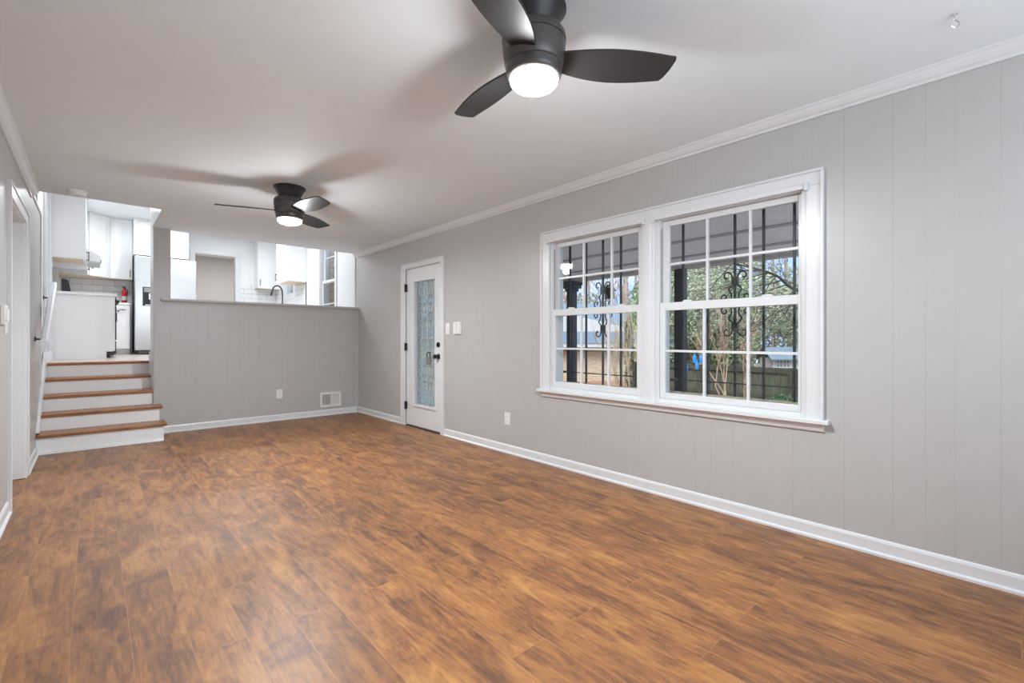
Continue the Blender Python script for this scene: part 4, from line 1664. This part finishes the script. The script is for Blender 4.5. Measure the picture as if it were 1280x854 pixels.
# dark bird house hanging under the porch beam
bh = thing('bird_house', 'dark peaked bird house hanging under the porch beam', 'bird house', (5.9, 4.27, 1.74))
bm = B()
box(bm, 5.85, 5.95, 4.215, 4.325, 1.745, 1.87)
prism(bm, [(5.83, 4.195, 1.865), (5.83, 4.345, 1.865), (5.83, 4.27, 1.965)], (0.14, 0, 0))
link('house_body', bm, M_DARK, bh, bevel=0.004)
bm = B()
tube(bm, [(5.9, 4.27, 1.96), (5.95, 4.27, 2.09)], 0.004, 6)
link('hanging_wire', bm, M_IRON, bh)

# ------------------------------------------------------------------ outside: ground, fence, houses, plants


def gz(x, y):
    k = min(1, max(0, (x - 6.0) / 8.0))
    lo = -0.25 - 1.0 * k
    hi = -0.20 - 0.50 * k
    m = min(1, max(0, (y - 5.5) / 3.0))
    if x > 14:
        lo -= (x - 14) * 0.03
        hi -= (x - 14) * 0.02
    return lo * (1 - m) + hi * m


bm = B()
xs = [6.2 + i * 0.8 for i in range(50)]
ys = [-14 + i * 1.0 for i in range(52)]
g = [[bm.verts.new((x, y, gz(x, y) + random.uniform(-0.02, 0.02))) for y in ys] for x in xs]
for i in range(len(xs) - 1):
    for j in range(len(ys) - 1):
        bm.faces.new((g[i][j], g[i + 1][j], g[i + 1][j + 1], g[i][j + 1]))
struct(link('ground_yard', bm, M_SOIL, smooth=True))

# fence along the yard
fe = thing('wooden_fence', 'dark weathered wooden privacy fence across the back yard', 'fence', (14.1, 1.5, -1.3))
bm = B()
y = -6.0
while y < 9.2:
    top = 0.235 + random.uniform(-0.012, 0.012)
    box(bm, 14.10, 14.125, y + 0.003, y + 0.137, -1.45, top)
    y += 0.14
link('fence_boards', bm, M_FENCE, fe)
bm = B()
for z0, z1 in ((0.17, 0.32), (-0.55, -0.46), (-1.10, -1.01)):
    box(bm, 14.05, 14.098, -6, 9.2, z0, z1)
link('fence_rails', bm, M_FENCERAIL, fe)
for k in range(7):
    yy = -5.6 + k * 2.44
    bm = B()
    box(bm, 13.96, 14.048, yy, yy + 0.09, -1.5, 0.33)
    link('fence_post', bm, M_FENCERAIL, fe)

# little white playhouse beyond the fence
ph = thing('playhouse', 'white raised playhouse with pale roof beyond the fence', 'playhouse', (24.6, 7.6, -1.5))
PX, PY = 24.4, 7.6
ux, uy = 0.72, -0.69      # along its long side


def PHP(a, b, z):
    return (PX + ux * a + 0.69 * b, PY + uy * a + 0.72 * b, z)


def phbox(bm, a0, a1, b0, b1, z0, z1):
    v = [bm.verts.new(PHP(*p)) for p in ((a0, b0, z0), (a1, b0, z0), (a1, b1, z0), (a0, b1, z0), (a0, b0, z1), (a1, b0, z1), (a1, b1, z1), (a0, b1, z1))]
    for f in ((0, 3, 2, 1), (4, 5, 6, 7), (0, 1, 5, 4), (1, 2, 6, 5), (2, 3, 7, 6), (3, 0, 4, 7)):
        bm.faces.new([v[i] for i in f])


bm = B()
phbox(bm, -0.55, 0.35, 0, 1.2, -0.35, 0.22)
phbox(bm, 0.35, 1.6, 0.05, 1.2, -0.35, 0.22)
link('playhouse_wall', bm, M_ROOFW, ph)
bm = B()
for a in (-0.5, 0.3, 1.5):
    phbox(bm, a, a + 0.08, 0.05, 0.13, -1.9, -0.351)
    phbox(bm, a, a + 0.08, 1.05, 1.13, -1.9, -0.351)
link('playhouse_legs', bm, M_FENCERAIL, ph)
bm = B()
prism(bm, [PHP(-0.75, -0.25, 0.12), PHP(-0.75, -0.25, 0.16), PHP(-0.75, 0.6, 0.72), PHP(-0.75, 1.45, 0.16), PHP(-0.75, 1.45, 0.12), PHP(-0.75, 0.6, 0.66)], Vector(PHP(2.5, 0, 0)) - Vector(PHP(0, 0, 0)))
link('playhouse_roof', bm, M_ROOFB, ph)
bm = B()
for a0, a1 in ((0.0, 0.25), (0.32, 0.57)):
    phbox(bm, a0 - 0.35, a1 - 0.35, -0.012, -0.0015, -0.22, 0.10)
wn = link('playhouse_window', bm, M_SLOT, ph)
bm = B()
for a in (-0.38, -0.24, -0.08, 0.09, 0.24):
    phbox(bm, a - 0.02, a + 0.02, -0.03, -0.0125, -0.25, 0.13)
for z in (-0.24, -0.06, 0.12):
    phbox(bm, -0.38, 0.24, -0.042, -0.0305, z - 0.02, z + 0.02)
link('window_bars', bm, M_ROOFW, wn)

# neighbour's house seen through the left window: long side faces the porch obliquely
nh = thing('neighbour_house', 'buff brick neighbour house with white and blue-grey metal roofs', 'house', (15.5, 12.5, -1.0))
NA = Vector((13.2, 12.6, 0))
NU = Vector((0.755, -0.656, 0)).normalized()       # along the visible wall, left to right
NN = Vector((-NU.y, NU.x, 0))                      # away from us
if NN.dot(Vector((1, 1, 0))) < 0:
    NN = -NN


def NP(a, b, z):
    p = NA + NU * a + NN * b
    return (p.x, p.y, z)


def nbox(bm, a0, a1, b0, b1, z0, z1):
    v = [bm.verts.new(NP(*p)) for p in ((a0, b0, z0), (a1, b0, z0), (a1, b1, z0), (a0, b1, z0), (a0, b0, z1), (a1, b0, z1), (a1, b1, z1), (a0, b1, z1))]
    for f in ((0, 3, 2, 1), (4, 5, 6, 7), (0, 1, 5, 4), (1, 2, 6, 5), (2, 3, 7, 6), (3, 0, 4, 7)):
        bm.faces.new([v[i] for i in f])


bm = B()
nbox(bm, -4, 4.6, 0, 5, -1.6, 0.72)
link('brick_wall', bm, M_BRICK, nh)
bm = B()
nbox(bm, -4.3, 4.9, -0.35, 0.0, 0.72, 0.80)
nbox(bm, -4.0, 4.6, -0.02, -0.001, 0.62, 0.72)  # strip on the brick coloured as the eave's shadow
link('soffit', bm, M_SOFFIT_SHADE, nh)
bm = B()
nbox(bm, -4.35, 4.95, -0.42, -0.352, 0.80, 0.95)
link('white_fascia_trim', bm, M_ROOFW, nh)
bm = B()
nbox(bm, -4.35, 4.95, -0.45, -0.36, 0.951, 1.40)
link('fascia_board', bm, M_FASCIA, nh)
# white low-pitched metal gable above the fascia
bm = B()
prism(bm, [NP(-1.2, -0.45, 1.401), NP(3.8, -0.45, 1.401), NP(0.95, -0.45, 2.05)], Vector(NP(0, 4.5, 0)) - Vector(NP(0, 0, 0)))
gb = link('gable', bm, M_ROOFW, nh)
bm = B()
for k in range(24):
    a = -1.1 + k * 0.2
    zt = 1.401 + (0.649 * (a + 1.2) / 2.15 if a < 0.95 else 0.649 * (3.8 - a) / 2.85)
    if zt > 1.44:
        nbox(bm, a, a + 0.025, -0.47, -0.451, 1.402, zt - 0.01)
link('gable_ribs', bm, M_ROOFW, gb)
# main roof behind
bm = B()
prism(bm, [NP(-6, 5.2, 1.3), NP(-6, 9.5, 3.25), NP(-6, 14, 1.3)], Vector(NP(13.2, 0, 0)) - Vector(NP(0, 0, 0)))
link('main_roof', bm, M_ROOFB, nh)
bm = B()
nbox(bm, -5.8, 7.0, 5.6, 13.5, -1.6, 1.299)
link('rear_wall', bm, M_BRICK, nh)
bm = B()
prism(bm, [NP(-6, -0.05, -1.2), NP(-6, -0.05, -0.55), NP(-6, -0.5, -0.62), NP(-6, -2.6, -0.95), NP(-6, -2.6, -1.2)], Vector(NP(12, 0, 0)) - Vector(NP(0, 0, 0)))
mu = link('mulch_bed', bm, M_MULCH)
struct(mu)
mu.name = 'ground_mulch'


# ------------------------------------------------------------------ trees
def branch(bm, p, d, ln, r, lev, leaves, up=0.15, spread=0.6, minr=0.006, split=2):
    pts, rads = [p.copy()], [r]
    n = 4
    for i in range(n):
        d = (d + Vector((random.gauss(0, 0.13), random.gauss(0, 0.13), random.gauss(up * 0.3, 0.10)))).normalized()
        p = p + d * (ln / n)
        pts.append(p.copy())
        rads.append(max(minr, r * (1 - 0.45 * (i + 1) / n)))
        if lev > 0 and i >= 1 and random.random() < 0.55:
            dd = (d + Vector((random.gauss(0, spread), random.gauss(0, spread), random.gauss(up, spread * 0.5)))).normalized()
            branch(bm, p.copy(), dd, ln * random.uniform(0.5, 0.75), max(minr, rads[-1] * 0.55), lev - 1, leaves, up, spread, minr, split)
    tube(bm, pts, rads, 5 if r < 0.05 else 8, caps=False)
    if lev > 0:
        for k in range(split):
            dd = (d + Vector((random.gauss(0, spread), random.gauss(0, spread), random.gauss(up, spread * 0.5)))).normalized()
            branch(bm, p.copy(), dd, ln * random.uniform(0.6, 0.82), max(minr, rads[-1] * 0.75), lev - 1, leaves, up, spread, minr, split)
    else:
        leaves.append((p.copy(), d.copy()))


def leaf(bm, c, size):
    a = Vector((random.gauss(0, 1), random.gauss(0, 1), random.gauss(0, 1))).normalized()
    b = a.orthogonal().normalized()
    b = (b * math.cos(1.0) + a.cross(b) * math.sin(random.uniform(0, 6))).normalized()
    n = a.cross(b)
    pts = [c - a * size, c + b * size * 0.45 + n * size * 0.15, c + a * size, c - b * size * 0.45 + n * size * 0.15]
    bm.faces.new([bm.verts.new(p) for p in pts])


def tree(name, label, base, h, r, lev, bark, leafmat=None, nleaf=0, lsize=0.1, crown=None, up=0.15, spread=0.6, stems=1, group='trees and bushes beyond the porch', seed=1, cat='tree', minr=0.006, lean=(0, 0), split=2):
    random.seed(seed)
    root = thing(name, label, cat, base, group)
    bm = B()
    tips = []
    for s in range(stems):
        d = Vector((lean[0] + random.gauss(0, 0.12 if stems == 1 else 0.22), lean[1] + random.gauss(0, 0.12 if stems == 1 else 0.22), 1)).normalized()
        branch(bm, Vector(base) + Vector((random.gauss(0, 0.03 * stems), random.gauss(0, 0.03 * stems), -0.05)), d, h, r * random.uniform(0.8, 1.1), lev, tips, up, spread, minr, split)
    link('trunk', bm, bark, root, smooth=True)
    if leafmat and nleaf:
        bm = B()
        for k in range(nleaf):
            if crown:
                while True:
                    q = Vector((random.uniform(-1, 1), random.uniform(-1, 1), random.uniform(-1, 1)))
                    if 0.25 < q.length < 1:
                        break
                # clumps
                q = Vector((q.x * crown[3], q.y * crown[4], q.z * crown[5])) + Vector(crown[:3])
                f = math.sin(q.x * 2.1 + seed) * math.sin(q.y * 2.3 + seed * 2) * math.sin(q.z * 2.7 + seed)
                if f < -0.12 and random.random() < 0.8:
                    continue
            else:
                p, d = random.choice(tips)
                q = p + Vector((random.gauss(0, 0.25), random.gauss(0, 0.25), random.gauss(0, 0.2))) * (h * 0.25)
            leaf(bm, q, lsize * random.uniform(0.6, 1.3))
        f = link('foliage', bm, leafmat, root)
        f['kind'] = 'stuff'
    return root


# evergreens beyond the fence (right window)
tree('evergreen_tree', 'bright green evergreen beyond the fence beside the right porch post', (17.6, 9.9, -1.3), 1.6, 0.14, 3, M_BARK, M_LEAF, 26000, 0.075, (17.6, 10.0, 1.6, 1.7, 1.6, 2.6), seed=3)
tree('evergreen_tree', 'green leafy tree beyond the fence behind the iron scroll', (19.6, 8.4, -1.3), 1.5, 0.12, 3, M_BARK, M_LEAF, 22000, 0.075, (19.6, 8.5, 1.5, 1.6, 1.45, 2.4), seed=5)
tree('evergreen_tree', 'yellow-green loose tree beyond the fence above the playhouse', (29.0, 6.5, -1.6), 2.6, 0.16, 3, M_BARK, M_LEAFB, 16000, 0.11, (29.0, 6.0, 2.4, 2.8, 4.0, 2.6), seed=8)
tree('evergreen_tree', 'tall pale green tree far behind the fence', (25.0, 12.0, -1.6), 2.6, 0.18, 3, M_BARK, M_LEAFB, 18000, 0.11, (25.0, 11.5, 3.0, 3.0, 3.6, 3.4), seed=11)
tree('evergreen_tree', 'dark green tree far right beyond the fence', (26.5, 1.8, -1.8), 2.4, 0.16, 3, M_BARK, M_LEAF, 12000, 0.11, (27, 2.0, 1.6, 2.6, 3.2, 2.4), seed=12)
tree('evergreen_tree', 'tall blue-green evergreen seen through the kitchen windows', (6.6, 17.0, -0.4), 2.2, 0.16, 3, M_BARK, M_LEAF, 14000, 0.09, (6.6, 17.0, 3.2, 2.2, 1.6, 3.4), seed=14)
wd = thing('distant_woodland', 'hazy grey-green woodland filling the far background', 'trees', (38.0, 8.0, -2.0))
random.seed(77)
bm = B()
for k in range(34):
    yy = -12 + k * 1.25 + random.uniform(-0.5, 0.5)
    xx = 36 + random.uniform(-2.5, 2.5)
    tube(bm, curve([(xx, yy, -2.2), (xx + random.uniform(-0.3, 0.3), yy + random.uniform(-0.3, 0.3), 2.0), (xx + random.uniform(-0.6, 0.6), yy + random.uniform(-0.6, 0.6), 7.0)], 4), 0.10, 6, caps=False)
link('woodland_trunks', bm, M_BARK, wd)
bm = B()
for k in range(42000):
    yy = random.uniform(-13, 31)
    zz = random.uniform(-2.0, 4.2 + 1.6 * math.sin(yy * 0.7) + 0.8 * math.sin(yy * 1.9))
    leaf(bm, Vector((36 + random.uniform(-3, 3), yy, zz)), 0.17 * random.uniform(0.6, 1.3))
f = link('woodland_foliage', bm, principled('hazy_woodland_leaves', (0.34, 0.38, 0.27), 0.8, noise=0.35, scale=0.6), wd)
f['kind'] = 'stuff'
# bare woods
tree('bare_tree', 'grey bare tree with fine twigs beyond the fence at right', (16.5, 2.2, -1.3), 2.0, 0.07, 5, M_BARK, M_LEAFR, 260, 0.05, None, seed=21, up=0.22, spread=0.55, minr=0.005)
tree('bare_tree', 'bare brown tree rising behind the playhouse', (27.5, 6.8, -1.4), 2.6, 0.10, 5, M_BARK, None, 0, 0.1, None, seed=23, up=0.2, spread=0.6, minr=0.009)
tree('bare_tree', 'tall bare tree behind the neighbour house', (31.2, 26.8, -1.4), 4.2, 0.33, 5, M_BARKP, None, 0, 0.1, None, seed=29, up=0.25, spread=0.5, minr=0.014)
tree('bare_tree', 'bare tree with pale trunk behind the neighbour house gable', (31.9, 21.0, -1.4), 4.1, 0.28, 5, M_BARKP, None, 0, 0.1, None, seed=31, up=0.25, spread=0.5, minr=0.014)
tree('leafy_tree', 'yellow-green tree at the right of the neighbour house', (17.0, 8.6, -1.0), 1.9, 0.12, 4, M_BARK, M_LEAFB, 7000, 0.065, (17.0, 8.8, 2.4, 1.7, 1.5, 1.6), seed=33, up=0.25)
# overhanging dark branch in the right window
ob = thing('overhanging_branch', 'dark bare limb reaching across the right window from a tree at the side', 'tree', (9.2, 0.9, -0.7), 'trees and bushes beyond the porch')
random.seed(41)
bm = B()
tips = []
limb = curve([(9.3, 0.6, -0.75), (9.28, 0.75, 0.3), (9.2, 1.2, 1.2), (9.1, 1.9, 1.65), (9.0, 2.63, 1.98), (8.75, 2.85, 2.22), (8.45, 3.14, 2.36), (8.3, 3.6, 2.5)], 6)
tube(bm, limb, [0.05 - 0.040 * (i / (len(limb) - 1)) for i in range(len(limb))], 8)
for k in range(8, len(limb) - 1, 2):
    for s in range(2):
        d = Vector((random.gauss(0, 0.5), random.uniform(0.1, 1.0), random.gauss(-0.1, 0.5))).normalized()
        branch(bm, limb[k].copy(), d, random.uniform(0.5, 0.9), 0.010, 2, tips, 0.0, 0.5, 0.003)
link('limb', bm, M_BARKD, ob, smooth=True)

# multi-stem crepe myrtle in the yard, ivy trunk and shrub near the left window
tree('crepe_myrtle', 'pale multi-stem crepe myrtle in the yard before the fence', (10.4, 4.07, -0.85), 1.05, 0.04, 3, M_BARKP, None, 0, 0.1, None, seed=44, up=0.55, spread=0.24, stems=2, minr=0.006)
tree('bare_shrub', 'straw-coloured bare shrub of many thin stems at right of the left window', (8.3, 5.36, -0.45), 0.95, 0.020, 2, M_TWIG, None, 0, 0.1, None, seed=46, up=0.6, spread=0.18, stems=10, minr=0.006, cat='shrub')
iv = thing('ivy_trunk', 'tree trunk wrapped in dark ivy before the neighbour house', 'tree', (8.62, 5.66, -0.45), 'trees and bushes beyond the porch')
random.seed(52)
bm = B()
tube(bm, curve([(8.62, 5.66, -0.5), (8.60, 5.68, 0.4), (8.64, 5.72, 1.2), (8.60, 5.80, 2.2), (8.66, 5.86, 3.4)], 5), 0.055, 10)
link('trunk', bm, M_BARK, iv, smooth=True)
bm = B()
for k in range(900):
    z = random.uniform(-0.45, 1.5)
    a = random.uniform(0, 6.28)
    rr = 0.06 + random.uniform(0, 0.05)
    leaf(bm, Vector((8.61 + rr * math.cos(a), 5.69 + 0.03 * z + rr * math.sin(a), z)), 0.032)
f = link('ivy_leaves', bm, M_LEAFD, iv)
f['kind'] = 'stuff'
tree('evergreen_bush', 'dark green bush in front of the fence below the playhouse', (12.6, 3.9, -1.2), 0.4, 0.03, 2, M_BARK, M_LEAFD, 2200, 0.06, (12.6, 3.9, -0.75, 0.6, 0.75, 0.5), seed=55, cat='bush')
tree('sapling', 'thin leaning sapling stump before the fence', (10.9, 3.55, -0.9), 0.75, 0.025, 0, M_BARKP, None, 0, 0.1, None, seed=57, up=0.2, cat='tree', lean=(0.3, -0.35))

# blue bottles on a small bare tree
bt = thing('bottle_tree', 'small dark bare tree carrying blue bottles in the yard', 'yard ornament', (11.6, 5.6, -0.9))
bm = B()
tube(bm, curve([(11.6, 5.5, -0.95), (11.62, 5.6, -0.2), (11.6, 5.7, 0.35), (11.65, 5.85, 0.7), (11.65, 5.95, 1.1)], 5), [0.03 - 0.001 * i for i in range(21)], 8)
for a, b in (((11.6, 5.66, 0.2), (11.6, 5.95, 0.55)), ((11.6, 5.6, 0.1), (11.6, 5.35, 0.45)), ((11.6, 5.72, 0.4), (11.7, 5.5, 0.85))):
    tube(bm, [a, b], [0.015, 0.010], 6)
link('stem', bm, M_BARKD, bt, smooth=True)
for p in ((11.6, 5.72, 0.62), (11.6, 5.95, 0.36), (11.6, 5.66, 0.45), (11.62, 5.56, 0.62)):
    bm = B()
    lathe(bm, [(0.0, -0.12), (0.042, -0.12), (0.046, -0.10), (0.046, 0.04), (0.018, 0.09), (0.016, 0.13)], p, 14)
    link('blue_bottle', bm, M_BLUEPL, bt, smooth=True)
